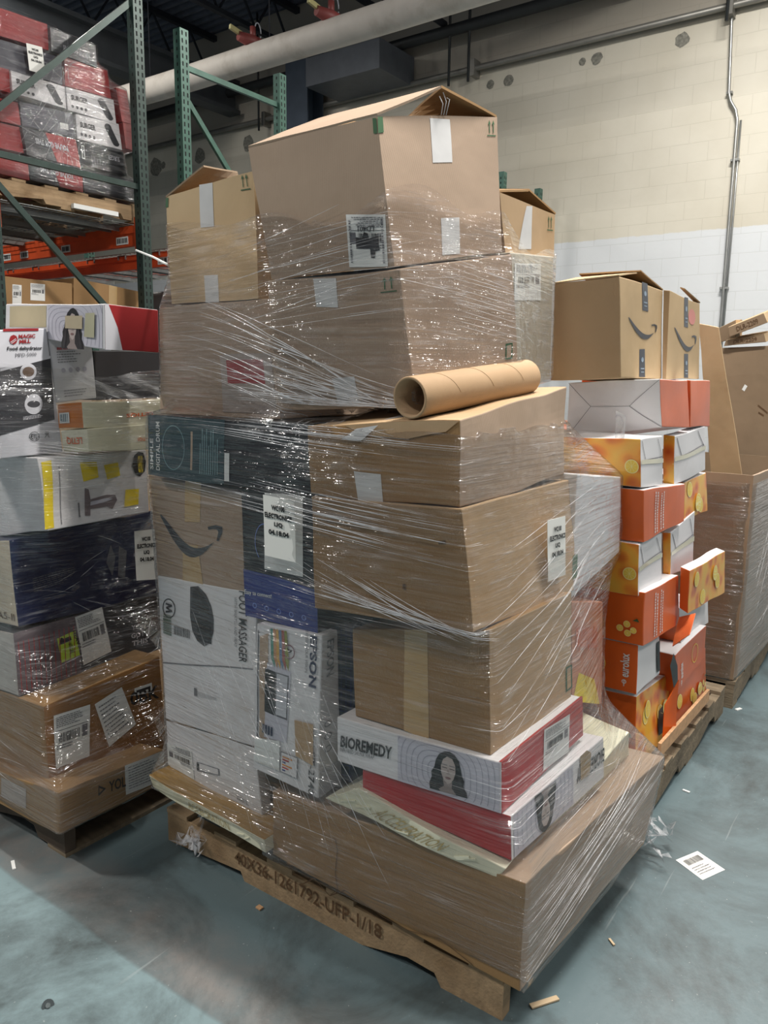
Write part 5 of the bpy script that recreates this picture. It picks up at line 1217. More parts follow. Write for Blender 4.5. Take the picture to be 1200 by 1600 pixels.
p.q = ((0.614,0.113),(0.733,0.104),(0.747,0.181),(0.628,0.189)); p.ring(.5, .5, .5, .5, .12, INK); p.ring(.5, .5, .36, .36, .12, INK); p.q = ((0,0),(1,0),(1,1),(0,1))
p.q = ((0.799,0.13),(0.852,0.127),(0.863,0.183),(0.809,0.187)); p.line((0,0),(1,1), .1, INK); p.line((0,1),(1,0), .1, INK); p.rect(.1, .4, .9, .9, INK_S); p.q = ((0,0),(1,0),(1,1),(0,1))
p.make('printed_panel', c.obj, 'dark diagonal panel with round pictures')
lettering(c, 'R', ((0.649,0.928),(0.845,0.928),(0.851,0.958),(0.655,0.958)), 'MAGIC', REDL, .04); lettering(c, 'R', ((0.649,0.888),(0.784,0.889),(0.79,0.919),(0.655,0.918)), 'MILL', REDL, .04)
lettering(c, 'R', ((0.5,0.833),(0.91,0.825),(0.917,0.86),(0.506,0.868)), 'Food dehydrator', INK, .03); lettering(c, 'R', ((0.585,0.785),(0.833,0.787),(0.838,0.812),(0.591,0.815)), 'MFD-5000', INK_S)
lettering(c, 'R', ((0.64,0.131),(0.714,0.126),(0.721,0.162),(0.647,0.167)), 'ETL', INK, .03)
p = Print(c, 'R'); p.q = ((0.579,0.28),(0.883,0.291),(0.889,0.322),(0.584,0.31)); p.lines(0, 0, 1, 1, 3, WHITE_G, rnd); p.make('printing', c.obj)
c = carton('L7b', 'white_box', 'slim white box headed BENEFITS in front of the black box', 'box', WHITE_G, amp=.002, n=6)
lettering(c, 'R', ((0.155,0.826),(0.557,0.828),(0.564,0.869),(0.163,0.867)), 'BENEFITS', RED, .03)
p = Print(c, 'R'); p.lines(.14, .60, .75, .80, 5, INK_S, rnd, .35)
for k in range(4): p.disc(.25+.17*k, .50, .05, .04, LILAC_D, n=12)
p.lines(.2, .05, .8, .18, 3, INK_S, rnd, .3); p.make('printing', c.obj)
c = carton('L9', 'sauna_wrap_box', 'white and red portrait box lying on top of the left stack', 'box', WHITE, amp=.004, n=10, side_mats={'R': REDL})
tape(c, 'L', ((0.05,0.204),(0.446,0.34),(0.45,0.95),(0.051,0.911)), c.obj, mat('beige_masking_tape', 'c1b392', .5))
waves(Print(c, 'L', off=.0012), .02, .02, .98, .98, .5, .5, 1, LILAC_D)
p = Print(c, 'L', off=.0012); waves(p, .46, .02, .98, .98, .66, .35, 9, LILAC_D, LILAC, 3.0); p.make('printed_waves', c.obj)
p = Print(c, 'L', off=.0026); p.q = ((0.596,-0.174),(0.815,-0.066),(0.813,0.931),(0.623,0.899)); portrait(p, 0, 0, 1, 1); p.make('printed_portrait', c.obj)
p = Print(c, 'L', off=.0055); p.rect(0, 0, 1, 1, mat('beige_patch', 'bcae92', .5), q=((0.65,0.38),(0.808,0.419),(0.811,0.736),(0.653,0.705))); p.rect(0, 0, 1, 1, mat('greenish_patch', 'b6b295', .5), q=((0.824,0.241),(0.917,0.241),(0.923,0.803),(0.841,0.798))); p.make('masking_patches', c.obj, 'beige patches over the portrait')
p = Print(c, 'R', off=.0012); p.poly([(0,0),(.30,0),(.22,.5),(.06,1),(0,1)], WHITE_G); p.make('worn_print', c.obj, 'whitish worn end')
prism('Lc1', 1.80, 2.15, 2.50, 3.0, .125, .70); carton('Lc1', 'cardboard_box', 'plain brown carton at the back of the left stack near the floor', 'box', KRAFT, group=None, n=4)
prism('Lc2', 1.80, 2.12, 2.52, 3.0, .705, 1.30); carton('Lc2', 'cardboard_box', 'plain brown carton at the back of the left stack, upper one', 'box', KRAFT, n=4)
LEFT = ['L1','L2','L3','L4','L5','L6a','L6b','L7','L8','Lc1','Lc2']
prism('Lx', 1.24, 1.85, 2.3, 2.9, .12, 1.25)
crl = []
for k in range(40): a = r2.uniform(2.9, 5.0); z = r2.uniform(.2, 1.2); crl.append((a, z, a+r2.uniform(.2,.8), z+r2.uniform(-.06,.06), r2.uniform(.0004,.0010)))
for k in range(10): crl.append((4.3, 1.52-.004*k, 5.0, 1.42-.006*k, r2.uniform(.0006,.0012)))
for k in range(8): crl.append((3.9, 1.22+.01*k, 4.6, 1.20+.006*k, r2.uniform(.0006,.0014)))
film('stretch_wrap', LEFT+['Lx'], 1.55, 2.48, [(.10, 1.50, 9)], 240, 'clear stretch film wound round the left stack', rnd, top=lambda t: 1.50+.02*math.sin(2*t+1), creases=crl)
hung_tag([(1.635,2.230,0.783), (1.727,2.230,0.769), (1.725,2.230,0.953), (1.636,2.230,0.958)], 'white electronics tag on the left stack, partly hidden by the tall stack', TAGTXT)

# ================================================================== ORANGE STACK
rr = random.Random(21); OB = {}
def orange(key, label, lf, rf, tf='T', **kw):
    """one citrus press carton; lf / rf say which print each visible face carries"""
    sm = {}
    base = {'o': ORANGE, 't': ORANGE_T, 'p': CITRUS, 'w': WHITE}
    sm['L'] = base[lf[0]]; sm['R'] = base[rf[0]]; sm['T'] = WHITE; sm['B'] = WHITE
    c = carton(key, 'citrus_press_box', label, 'box', ORANGE, amp=.006, n=9, side_mats=sm, **kw)
    for f, st in (('L', lf), ('R', rf)):
        p = Print(c, f, off=.0016)
        w, h = c.size(f); ar = w/h
        if 's' in st: slices(p, [(rr.uniform(.12, .9), rr.uniform(.15, .85), .13/max(w, .2)*.25, ar) for _ in range(4)])
        if 'S' in st: slices(p, [(.93, .42, .055, ar), (.3, .98-.05, .05, ar)])
        if 'l' in st: slices(p, [(.86, .36, .03, ar), (.80, .27, .03, ar), (.87, .20, .03, ar), (.92, .27, .028, ar)]); p.poly([(.91,.45),(.95,.50),(.97,.44)], INK_G)
        if 'T' in st:
            for k in range(4):
                x = .24+.055*k+(0.05 if k > 1 else 0); y = .08
                while y < .88:
                    dy = rr.uniform(.02, .05); p.rect(x, y, x+.022, y+dy, PAPER, lift=.0008); y += dy+.018
        if 'E' in st:
            c_ = 'L' == f
            q = ((.93,.32),(.93,.80),(.85,.80),(.85,.32)) if c_ else ((.22,.22),(.22,.62),(.12,.62),(.12,.22))
            p.text(0, 0, 1, 1, 'eurolux', PAPER, .02, q=q)
            qx = (q[0][0]+q[2][0])/2; p.ring(qx, q[0][1]-.10, .02, .02*ar, .35, PAPER); p.line((qx, q[0][1]-.06), (qx, q[0][1]-.2), .008, PAPER)
            p.ring(.62, .5, .10, .10*ar, .10, LEMON)
        if 'F' in st:   # creases of folded flaps on a white end
            for a, b in (((0, 1), (.26, .55)), ((0, 0), (.26, .55)), ((1, 1), (.68, .5)), ((1, 0), (.68, .5)), ((.26, .55), (.68, .5))): p.line(a, b, .006, INK_S)
        if 'f' in st:
            for a, b in (((.05, .95), (.2, .55)), ((.2, .55), (.95, .6)), ((.75, .95), (.98, .5))): p.line(a, b, .015, INK_S)
            p.rect(0, .47, 1, .56, mat('clear_tape_on_white', 'cfcbb4', .15)) 
        if p.V: p.make('printing', c.obj, 'white lettering and citrus print')
    OB[key] = c
    return c
orange('O1a', 'orange citrus carton at the near bottom corner of the orange stack', 'ol', 'pls')
orange('O1b', 'orange citrus carton with a loose front flap at the bottom, farther end', 'o', 'ols')
orange('O2a', 'orange and white carton with sideways white lettering on its left face, second layer', 'oE', 'w')
orange('O2b', 'orange carton with lemon ring on its right face, low in the orange stack', 'o', 'oE')
orange('O3a', 'terracotta citrus carton with columns of white print, third layer', 'ol', 'tT')
orange('O3b', 'white-ended citrus carton behind the torn handle flap, third layer', 'o', 'w')
orange('O4a', 'citrus carton with white folded end at the near corner, fourth layer', 'pS', 'wf')
orange('O4b', 'citrus carton with white folded end in the middle, fourth layer', 'p', 'wf')
orange('O4c', 'fruit-patterned carton sticking out past the rest of the orange stack', 'o', 'ps')
orange('O5a', 'terracotta carton with columns of white print, fifth layer', 'o', 'tT')
orange('O5b', 'fruit-patterned carton next to the terracotta one, fifth layer', 'p', 'ps')
orange('O6a', 'fruit-patterned carton with white end near the corner, sixth layer', 'pS', 'wf')
orange('O6b', 'citrus carton with crumpled white end, sixth layer, farther end', 'pS', 'wf')
orange('O7a', 'citrus carton with a large white folded face, directly under the arrow-marked cartons', 'wF', 't')
orange('O7b', 'shiny orange carton at the far end of the top citrus layer', 't', 't')
# loose torn flaps and the dark handle holes
o = panel('torn_flap', [(2.810,0.720,0.543), (2.784,0.660,0.607), (2.874,0.670,0.662), (2.865,0.720,0.640)], .003, ORANGE_T, OB['O2b'].obj, amp=.006)
o = panel('torn_flap', [(2.797,0.730,0.173), (2.859,0.700,0.219), (2.839,0.700,0.412), (2.807,0.730,0.320)], .003, ORANGE, OB['O1b'].obj, amp=.006)
bm = bmesh.new(); add_bar(bm, (2.656,0.700,0.209), (3.342,0.700,0.181), .012, .05); jitter(bm, .004, 6)
o = bm_obj('wood_strip', bm, mat('fresh_wood', 'c49a72', .7, var=.1, stretch=(8,1,8))); tag(o, 'pale wooden strip between the orange cartons and their pallet', 'strip')
for bx, pts_ in ((OB['O1a'], ((0.55,0.165),(0.761,0.143),(0.784,0.422),(0.715,0.582),(0.573,0.531),(0.536,0.352))), (OB['O2a'], ((0.851,0.111),(0.97,0.116),(0.967,0.865),(0.838,0.857))), (OB['O2b'], ((0.019,0.711),(0.02,0.155),(-0.096,0.221),(-0.202,0.911),(-0.092,1.145)))):
    p = Print(bx, 'R', off=.004); p.poly(pts_, BLACK); p.make('torn_hole', bx.obj, 'torn hole showing the black contents')
# core of the orange stack
for i, (z0, z1) in enumerate(((.135, .44), (.445, .80), (.985, 1.30))):
    prism('OC%d' % i, 2.75, 3.45, 1.17, 1.62, z0, z1); carton('OC%d' % i, 'citrus_press_box', 'orange carton hidden at the back of the orange stack', 'box', ORANGE, group='hidden cartons at the back of the orange stack', n=3)

# arrow-marked cartons on top
BTAPE = mat('dark_blue_grey_tape', '32363f', .3, var=.05)
def marked(key, label, sq, t1, t2, flapx=None):
    c = carton(key, 'cardboard_box', label, 'box', KRAFT_Y, amp=.004, n=9, side_mats={'L': KRAFT, 'T': KRAFT})  # left face darker than the right: shade put into the board colour
    p = Print(c, 'R'); p.q = sq; smile(p, 0, 0, 1, 1, CHAR); p.make('arrow_mark', c.obj)
    for q in (t1, t2):
        tp = tape(c, 'R', q, c.obj, BTAPE, name='tape'); tp['label'] = 'dark printed tape strip'
        g = Print(c, 'R', q, .0016); g.disc(.5, .62, .22, .09, mat('tape_print', '8fa0b0', .4), n=12); g.rect(.2, .28, .8, .32, mat('tape_print', '8fa0b0', .4)); g.rect(.25, .16, .75, .19, mat('tape_print', '8fa0b0', .4)); g.make('printing', tp)
    return c
c = marked('A1', 'large carton with curved arrow mark on top of the orange stack, nearer one', ((0.178,0.428),(0.873,0.488),(0.85,0.636),(0.167,0.633)), ((0.485,0.723),(0.623,0.718),(0.601,1.01),(0.467,1.01)), ((0.415,0.014),(0.558,0.014),(0.553,0.315),(0.428,0.309)))
LT, NT, RT, BT = c.c[7], c.c[4], c.c[5], c.c[6]
panel('flap', [RT, BT, BT*.45+LT*.55+Vector((0,0,.05)), Vector((2.527,0.835,1.828))], .004, KRAFT_D, c.obj)  # darker than the other flap, its underside shade put into colour
panel('flap', [LT, NT, Vector((2.561,0.850,1.827)), LT*.6+BT*.4+Vector((0,0,.035))], .004, KRAFT_Y, c.obj)
c = marked('A2', 'smaller carton with curved arrow mark and pink stain, beside the large one', ((0.196,0.376),(0.892,0.425),(0.86,0.622),(0.16,0.621)), ((0.475,0.651),(0.599,0.655),(0.577,1.019),(0.452,1.008)), ((0.512,0.008),(0.635,0.008),(0.618,0.32),(0.495,0.314)))
LT, NT, RT, BT = c.c[7], c.c[4], c.c[5], c.c[6]
panel('flap', [RT, BT, BT*.5+LT*.5+Vector((0,0,.03)), RT*.45+NT*.55+Vector((0,0,.025))], .004, KRAFT_D, c.obj)  # dark board paints in shade beneath this flap
p = Print(c, 'R', off=.0008); p.disc(.72, .80, .12, .10, mat('pink_stain', 'd08c84', .7), n=16); p.make('pink_stain', c.obj, 'faded pink stain')
# loose end of tape on the white face
o = panel('film_scrap', [(2.300,0.811,1.322), (2.300,0.780,1.324), (2.300,0.777,1.392), (2.300,0.809,1.406)], .0006, CREASE, None, amp=.01); tag(o, 'scrap of clear tape peeling off the big white carton face', 'tape')

# ================================================================== BIN AND BOARDS AT RIGHT
G = Carton('G', 5, .006); 
G.c = [Vector(p)/1000 for p in ((3702,672,140),(4800,640,120),(4800,1640,130),(3702,1640,135),(3705,668,1082),(4800,640,1075),(4800,1640,1080),(3705,1640,1080))]
G.body('cardboard_bin', KRAFT_G, faces='LRKJB', side_mats={'R': KRAFT_R}, n=9, bevel=0)  # right side paler than the rest, light put into the board colour
so = G.obj.modifiers.new('board thickness', 'SOLIDIFY'); so.thickness = .012; so.offset = -1
tag(G.obj, 'huge open brown cardboard bin on a pallet at the right edge', 'bin')
CORNERS['Gx'] = [[int(v*1000) for v in p] for p in G.c]
film('stretch_wrap', ['Gx'], 4.25, 1.15, [(.12, 1.06, 3)], 120, 'clear stretch film round the open brown bin', rnd, creases=[(3.9+r2.uniform(0,.8), r2.uniform(.2,.9), 4.6+r2.uniform(0,.6), r2.uniform(.2,.95), .0008) for _ in range(16)])
c = carton('G2', 'cardboard_box', 'tall dark brown carton standing behind the open bin', 'box', KRAFT_G, amp=.003, n=6)
CORNERS['G2'] = CORNERS['G2']
p = Print(c, 'L'); p.rect(0, 0, 1, 1, PAPER, q=((0.247,0.746),(0.278,0.734),(0.317,0.764),(0.286,0.776))); p.line(*((0.438,0.647),(0.559,0.599)), .012, INK_BR); p.line(*((0.445,0.604),(0.513,0.584)), .012, INK_BR); p.make('sticker', c.obj)
bm = bmesh.new(); add_box(bm, 4.98, 5.82, .64, 1.02, .0, .74)
o = bm_obj('cardboard_box', bm, KRAFT_G); tag(o, 'brown carton hidden behind the open bin, carrying the tall dark one', 'box')
o = panel('cardboard_sheet', [(4.300,0.980,1.017), (4.300,0.816,0.958), (4.100,0.959,1.744), (4.100,1.050,1.767)], .008, KRAFT_Y, None, amp=.004)
tag(o, 'tall pale cardboard sheet leaning in the open bin', 'cardboard sheet')
def slab(key, label, face_px3, th_vec, depth, txt):
    a, b, c_, d_ = [Vector(p) for p in face_px3]; D = Vector(depth)
    cs = [[v*1000 for v in p] for p in (b, b+D, a+D, a, c_, c_+D, d_+D, d_)]
    cc = Carton(None, 4, .003, corners=cs); cc.body('flat_carton', KRAFT_Y, n=6, side_mats={'L': KRAFT_G}); tag(cc.obj, label, 'box')
    if txt: lettering(cc, 'L', ((.22,.25),(.80,.25),(.80,.75),(.22,.75)), txt, INK_BR, .01)
slab('D1', 'lower lettered flat carton lying on the tall dark carton', [(4.920,1.114,1.686), (4.920,0.891,1.709), (4.920,0.905,1.755), (4.920,1.106,1.719)], None, (.5, .03, .05), 'DLR-2209')
slab('D2', 'upper tilted lettered flat carton at the right edge', [(4.880,1.078,1.735), (4.880,0.886,1.812), (4.880,0.911,1.865), (4.880,1.093,1.789)], None, (.5, .05, .06), 'DLR-2209')
slab('D3', 'dark-ended flat carton behind the lettered flat cartons', [(5.100,1.189,1.712), (5.100,1.090,1.741), (5.100,1.099,1.846), (5.100,1.193,1.799)], None, (.4, .05, .03), None)
# ================================================================== RACKING
GREEN = mat('green_rack_paint', '47695d', .4, .2, var=.1, scale=12, dirt=('6f8f86', 14, .62, .8))
GREEN_D = mat('dark_green_rack_paint', '34443f', .4, .3, var=.1, scale=12)
RORANGE = mat('orange_rack_paint', 'cf4f22', .45, .1, var=.08)
HOLEM = mat('punched_hole', '0c1212', .8)
def upright(bm, x, y, z0, z1, s=.078):
    """channel post, open at the back, with teardrop punching on face and flanks"""
    add_box(bm, x-s/2, x+s/2, y-.035, y-.032, z0, z1); add_box(bm, x-s/2, x-s/2+.003, y-.032, y+.035, z0, z1); add_box(bm, x+s/2-.003, x+s/2, y-.032, y+.035, z0, z1)
    add_box(bm, x-s/2, x-s/2+.018, y+.035, y+.038, z0, z1); add_box(bm, x+s/2-.018, x+s/2, y+.035, y+.038, z0, z1)
    z = z0+.05
    while z < z1-.04:
        for dx in (-.018, .018): add_box(bm, x+dx-.006, x+dx+.006, y-.0355, y-.0351, z, z+.03, 1)
        add_box(bm, x-s/2-.0006, x-s/2-.0002, y-.006, y+.006, z, z+.022, 1)
        z += .051
def frame(x0, x1, y, h, braces, m, label):
    root = empty('rack_frame', (x0, y, 0)); tag(root, label, 'rack frame')
    for x in (x0, x1):
        bm = bmesh.new(); upright(bm, x, y, 0, h); under(bm_obj('post', bm, [m, HOLEM]), root)
    for a, b in braces:
        bm = bmesh.new(); add_bar(bm, (x0 if a[0] == 0 else x1, y, a[1]), (x0 if b[0] == 0 else x1, y, b[1]), .025, .038); under(bm_obj('brace', bm, m), root)
    for x in (x0, x1):
        bm = bmesh.new(); add_box(bm, x-.07, x+.07, y-.07, y+.07, 0, .008); under(bm_obj('foot_plate', bm, m), root)
frame(2.645, 3.76, 4.87, 5.2, [((0, 2.79), (1, 2.79)), ((0, 2.97), (1, 4.02)), ((0, 2.66), (1, 1.62)), ((0, .3), (1, .3)), ((0, .45), (1, 1.5))], GREEN_D, 'nearest dark green rack frame at the upper left')
frame(4.10, 5.13, 4.80, 3.92, [((0, 3.68), (1, 3.68)), ((0, 3.50), (1, 2.45)), ((0, 2.3), (1, 1.3)), ((0, .3), (1, .3))], GREEN, 'light green rack frame rising behind the tall stack')
frame(8.30, 9.25, 4.38, 3.75, [((0, 3.55), (1, 3.55)), ((0, 3.4), (1, 2.5))], GREEN, 'distant green rack frame against the wall behind the tall stack')
frame(2.70, 3.76, 7.6, 5.2, [((0, 2.79), (1, 2.79)), ((0, .3), (1, .3))], GREEN_D, 'dark green rack frame at the far end of the first bay')
frame(4.10, 5.13, 7.55, 3.92, [((0, 3.68), (1, 3.68)), ((0, .3), (1, .3))], GREEN, 'green rack frame at the far end of the second bay')
def beam(x, y0, y1, z0, z1, label, stickers=()):
    root = empty('rack_beam', (x, y0, z0)); tag(root, label, 'rack beam')
    bm = bmesh.new(); add_box(bm, x-.02, x+.02, y0, y1, z0, z1); add_box(bm, x-.028, x-.02, y0, y1, z0+(z1-z0)*.62, z1-.004); under(bm_obj('beam', bm, RORANGE), root)
    for y in (y0, y1):
        bm = bmesh.new(); add_box(bm, x-.035, x+.03, y-.006, y+.006, z0-.03, z1+.05); under(bm_obj('end_bracket', bm, RORANGE), root)
    for sy, wd in stickers:
        bm = bmesh.new(); add_box(bm, x-.0225, x-.021, sy, sy+wd, z0+.015, z0+.07); s = bm_obj('barcode_label', bm, PAPER); under(s, root)
        bm = bmesh.new(); rk = random.Random(int(sy*100))
        for k in range(9): y = sy+.01+(wd-.02)*k/9; add_box(bm, x-.0232, x-.0226, y, y+.004+.006*rk.random(), z0+.025, z0+.06)
        b2 = bm_obj('printing', bm, INK); b2.parent = s
beam(3.76, 4.92, 7.56, 2.40, 2.54, 'orange rack beam crossing the upper left under the wrapped red load', ((5.02, .14), (5.75, .12), (6.35, .12), (6.62, .12)))
beam(2.70, 4.92, 7.56, 2.40, 2.54, 'orange rack beam on the aisle side at the far left')
beam(4.10, 4.86, 7.5, 2.30, 2.41, 'bright orange rack beam below and behind the first one', ((5.0, .12),))
beam(5.13, 4.86, 7.5, 2.42, 2.54, 'orange rack beam at the back of the second rack row')
beam(3.76, 4.92, 7.56, 1.74, 1.86, 'orange rack beam of the lower shelf behind the left stack')
beam(2.70, 4.92, 7.56, 1.74, 1.86, 'orange rack beam of the lower shelf on the aisle side')
beam(4.10, 4.86, 7.5, 1.39, 1.50, 'orange rack beam low in the second rack row')
beam(5.13, 4.86, 7.5, 1.39, 1.50, 'orange rack beam low at the back of the second rack row')
def wire_deck(x0, x1, y0, y1, z, label):
    root = empty('wire_deck', (x0, y0, z)); tag(root, label, 'wire deck')
    ZN = mat('zinc_wire', '8f9291', .35, .6)
    bm = bmesh.new(); y = y0
    while y <= y1: add_box(bm, x0, x1, y-.0025, y+.0025, z, z+.005); y += .06
    x = x0
    while x <= x1: add_box(bm, x-.0025, x+.0025, y0, y1, z+.005, z+.010); x += .10
    under(bm_obj('wire_mesh', bm, ZN), root)
    for k in range(3):
        y = y0+(y1-y0)*(.15+.35*k); bm = bmesh.new(); add_box(bm, x0, x1, y-.05, y+.05, z-.006, z-.001); add_box(bm, x0, x1, y-.05, y-.045, z-.035, z-.006); add_box(bm, x0, x1, y+.045, y+.05, z-.035, z-.006)
        under(bm_obj('support_channel', bm, ZN), root)
wire_deck(2.68, 3.78, 4.98, 6.18, 2.545, 'grey wire deck carrying the wrapped red load')
wire_deck(2.68, 3.78, 6.24, 7.46, 2.545, 'grey wire deck in the far half of the first bay')
wire_deck(4.06, 5.15, 4.95, 6.15, 2.415, 'grey wire deck just behind the dark green post')
wire_deck(4.06, 5.15, 6.2, 7.4, 2.415, 'grey wire deck in the far half of the second bay')
pallet('wooden_pallet', (2.62, 4.97, 2.56), 1.22, 1.0, WOOD, WOOD, 'wooden pallet up on the rack under the wrapped red load', along='X', h=.115)
bm = bmesh.new(); add_box(bm, 3.25, 3.60, 4.93, 4.96, 2.575, 2.605); o = bm_obj('white_strip', bm, PAPER); tag(o, 'white foam strip lying on the rack beside the raised pallet', 'strip')
# boxes of the raised load
def speaker_print(c, flip=False):
    p = Print(c, 'R'); 
    for k in range(4): p.disc(.10+.09*k, .22, .028, .07, CHAR, n=10)
    p.make('icons', c.obj)
    p = Print(c, 'R'); pts = []
    for i in range(24):
        a = 2*math.pi*i/24; x = .085*math.cos(a); y = .15*math.sin(a)
        off = (.07, -.26) if math.sin(a) < 0 else (-.07, .26)
        pts.append((.79+x+off[0], .5+y+off[1]))
    p.poly(pts, CHAR); p.make('product_picture', c.obj)
    lettering(c, 'R', ((.08,.50),(.42,.50),(.42,.72),(.08,.72)), 'SURGER', INK, .03)
SB = dict(amp=.003, n=5)
c = carton('S1', 'speaker_box', 'black box at the top of the raised red load', 'box', CHAR, **SB); lettering(c, 'R', ((.85,.45),(.25,.45),(.25,.25),(.85,.25)), "YOU'VE GOT THIS", WHITE_G)
for k, lb in (('S2', 'white speaker box at the left of the raised load, behind the diagonal brace'), ('S3', 'upper white speaker box at the right of the raised load'), ('S4', 'lower white speaker box at the right of the raised load')):
    c = carton(k, 'speaker_box', lb, 'box', WHITE, **SB); speaker_print(c)
c = carton('S5', 'speaker_box', 'black speaker box under the lower white one', 'box', BLACK, **SB); lettering(c, 'R', ((.88,.72),(.62,.72),(.62,.52),(.88,.52)), 'SURGER', WHITE_G)
p = Print(c, 'R'); p.rect(.07, .3, .13, .85, PAPER); p.rect(.085, .35, .115, .8, INK)
for k in range(6): p.line((.28+.05*k, .2), (.26+.06*k, .5-.03*k), .014, INK_S)
p.make('printing', c.obj)
carton('S6', 'speaker_box', 'red box under the black top box of the raised load', 'box', RED_D, **SB)
carton('S7', 'speaker_box', 'narrow red box at the upper right end of the raised load', 'box', RED_D, **SB)
carton('S7b', 'speaker_box', 'narrow red box at the right end, next to the lower white speaker box', 'box', RED_D, **SB)
for k, lb, half in (('S8', "dark and red box reading YOU'VE GOT THIS upside down, upper of two", True), ('S9', "dark and red box reading YOU'VE GOT THIS upside down, on the pallet", True)):
    c = carton(k, 'speaker_box', lb, 'box', CHAR, **SB); p = Print(c, 'R'); p.poly([(.55,0),(1,0),(1,1),(.42,1)], RED_D); p.make('printed_panel', c.obj, 'red half')
    lettering(c, 'R', ((.82,.70),(.20,.70),(.20,.48),(.82,.48)), "YOU'VE GOT THIS", WHITE_G, .03, off=.003)
carton('S10', 'speaker_box', 'charcoal box at the lower right corner of the raised load', 'box', CHAR, **SB)
carton('S11', 'speaker_box', 'red box at the left edge, second layer of the raised load', 'box', RED_D, **SB)
carton('S12', 'speaker_box', 'red box at the left edge, bottom layer of the raised load', 'box', RED_D, **SB)
c = carton('S13', 'speaker_box', 'slate grey box under the left white speaker box', 'box', mat('slate_print', '53535c', .4), **SB)
p = Print(c, 'R', off=.002); p.rect(.72, .25, .88, .5, PAPER); p.make('sticker', c.obj)
carton('S14', 'speaker_box', 'red box at the left edge, fourth layer of the raised load', 'box', RED_D, **SB)
carton('S15', 'speaker_box', 'red box at the left edge, third layer of the raised load', 'box', RED_D, **SB)
carton('S16', 'speaker_box', 'slate box behind the hung paper tag of the raised load', 'box', mat('slate_print', '53535c', .4), **SB)
carton('S17', 'speaker_box', 'red box in the top layer at the left of the raised load', 'box', RED_D, **SB)
prism('SC', 2.62, 3.72, 5.42, 5.90, 2.69, 3.55); carton('SC', 'speaker_box', 'large red carton hidden at the back of the raised load', 'box', RED_D, n=3)
UP = ['S1','S2','S3','S4','S5','S6','S7','S7b','S8','S9','S10','S11','S12','S13','S14','S15','S16','S17','SC']
film('stretch_wrap', UP, 3.2, 5.42, [(2.66, 3.72, 4)], 160, 'shiny stretch film round the raised red load', rnd, creases=[(3.6+r2.uniform(0,1.4), r2.uniform(2.7,3.6), 4.6+r2.uniform(0,.8), r2.uniform(2.7,3.7), .0012) for _ in range(30)])
hung_tag([(3.010,4.965,3.363), (3.119,4.965,3.368), (3.107,4.965,3.528), (2.999,4.965,3.519)], 'paper tag with small print on the raised red load', ['WC100', 'ELECTRONICS', 'LIQ', '04.18.04'])
for k, lb in (('K1', 'brown carton with two labels on the lower rack shelf'), ('K2', 'brown carton with tape beside the labelled one on the lower shelf')):
    c = carton(k, 'cardboard_box', lb, 'box', KRAFT_D, **SB)
    if k == 'K1': shipping_label(c, 'R', ((.10,.05),(.23,.05),(.23,.75),(.10,.75)), c.obj, rnd); shipping_label(c, 'R', ((.36,.22),(.58,.20),(.58,.85),(.36,.85)), c.obj, rnd)
    else: tape(c, 'R', ((.5,.0),(.62,.0),(.62,1),(.5,1)), c.obj, TAPE_Y)
bm = bmesh.new(); add_box(bm, 2.68, 3.78, 5.0, 7.4, 1.865, 1.88); o = bm_obj('shelf_board', bm, WOOD_D); tag(o, 'wooden shelf board on the lower rack beams', 'shelf')
bm = bmesh.new(); add_box(bm, 4.3, 5.0, 5.2, 6.1, 1.55, 2.15); o = bm_obj('storage_tote', bm, mat('grey_tote', '6e6f6c', .5)); bv = o.modifiers.new('b', 'BEVEL'); bv.width = .03; bv.segments = 3
tag(o, 'grey plastic tote on the second rack row', 'tote')
bm = bmesh.new(); add_box(bm, 4.06, 5.2, 4.95, 7.4, 1.50, 1.545); o = bm_obj('shelf_board', bm, WOOD_D); tag(o, 'wooden shelf board in the second rack row', 'shelf')
bm = bmesh.new(); add_tube(bm, [(1.896,2.500,1.938), (1.736,2.200,1.872), (1.575,1.930,1.811)], .004, 6); o = bm_obj('strap', bm, PAPER); tag(o, 'white strap poking out left of the tan open carton', 'strap')
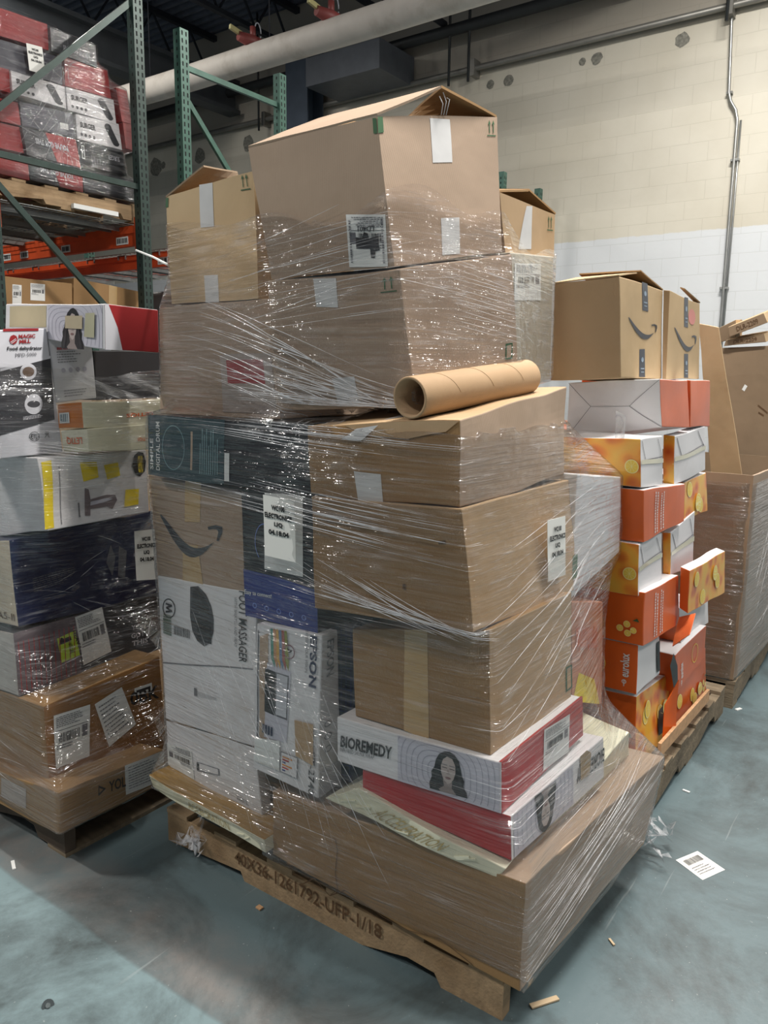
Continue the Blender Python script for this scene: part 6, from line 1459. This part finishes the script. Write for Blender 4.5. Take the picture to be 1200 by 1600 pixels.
bm = wad((4.45, 4.75, 2.75), .10, 26, 8); o = bm_obj('plastic_bag', bm, mat('dark_plastic_bag', '2b3236', .2, spec=.8)); tag(o, 'dark plastic bag on the rack left of the tan open carton', 'bag')

# ================================================================== ON THE FLOOR
pl = Plate([(2.313,0.452,0.001), (2.407,0.409,0.001), (2.456,0.503,0.001), (2.365,0.546,0.001)])
o = panel('paper_label', [p for p in pl.p], .0006, PAPER_B, None, n=4, amp=.0006); tag(o, 'white barcode label lying on the open floor at right', 'label')
g = Print(pl, 'L', off=.0022); g.bars(.15, .62, .85, .86, INK, rnd); g.lines(.12, .12, .8, .5, 4, INK_S, rnd, .3); g.make('printing', o)
for (a, b, w, lb) in (((1.553,0.661,0.004), (1.618,0.619,0.004), .014, 'pale wood splinter in front of the pallet corner'), ((1.893,0.590,0.003), (1.878,0.571,0.003), .006, 'tiny pale splinter on the floor right of the lowest carton'),
                   ((2.816,0.647,0.003), (2.813,0.621,0.003), .008, 'white scrap on the floor beside the weathered pallet'), ((3.695,0.647,0.003), (3.725,0.632,0.003), .014, 'white scrap beside the bin pallet')):
    bm = bmesh.new(); add_bar(bm, a, b, w, .004); jitter(bm, .001, 40); wd = 'wood' in lb or 'splinter' in lb; o = bm_obj('wood_splinter' if wd else 'paper_scrap', bm, mat('pale_splinter', 'b9a384', .7) if wd else PAPER); tag(o, lb, 'scrap')
bm = bmesh.new(); add_bar(bm, (1.419,1.445,0.003), (1.418,1.427,0.003), .014, .004); o = bm_obj('paper_scrap', bm, mat('fresh_wood', 'c49a72', .7)); tag(o, 'small tan scrap on the dark floor before the stencilled pallet', 'scrap')
bm = bmesh.new(); add_bar(bm, (1.117,2.200,0.002), (1.098,2.157,0.002), .01, .003); o = bm_obj('paper_scrap', bm, PAPER); tag(o, 'small white scrap on the floor at the far left', 'scrap')
bm = bmesh.new(); add_tube(bm, [(0.868,1.596,0.000), (0.866,1.591,0.004)], .014, 12); add_tube(bm, [(0.866,1.591,0.004), (0.864,1.588,0.007)], .006, 8); o = bm_obj('floor_anchor', bm, mat('worn_anchor_steel', '6f7778', .3, .8)); tag(o, 'steel anchor bolt set in the floor at lower left', 'bolt')
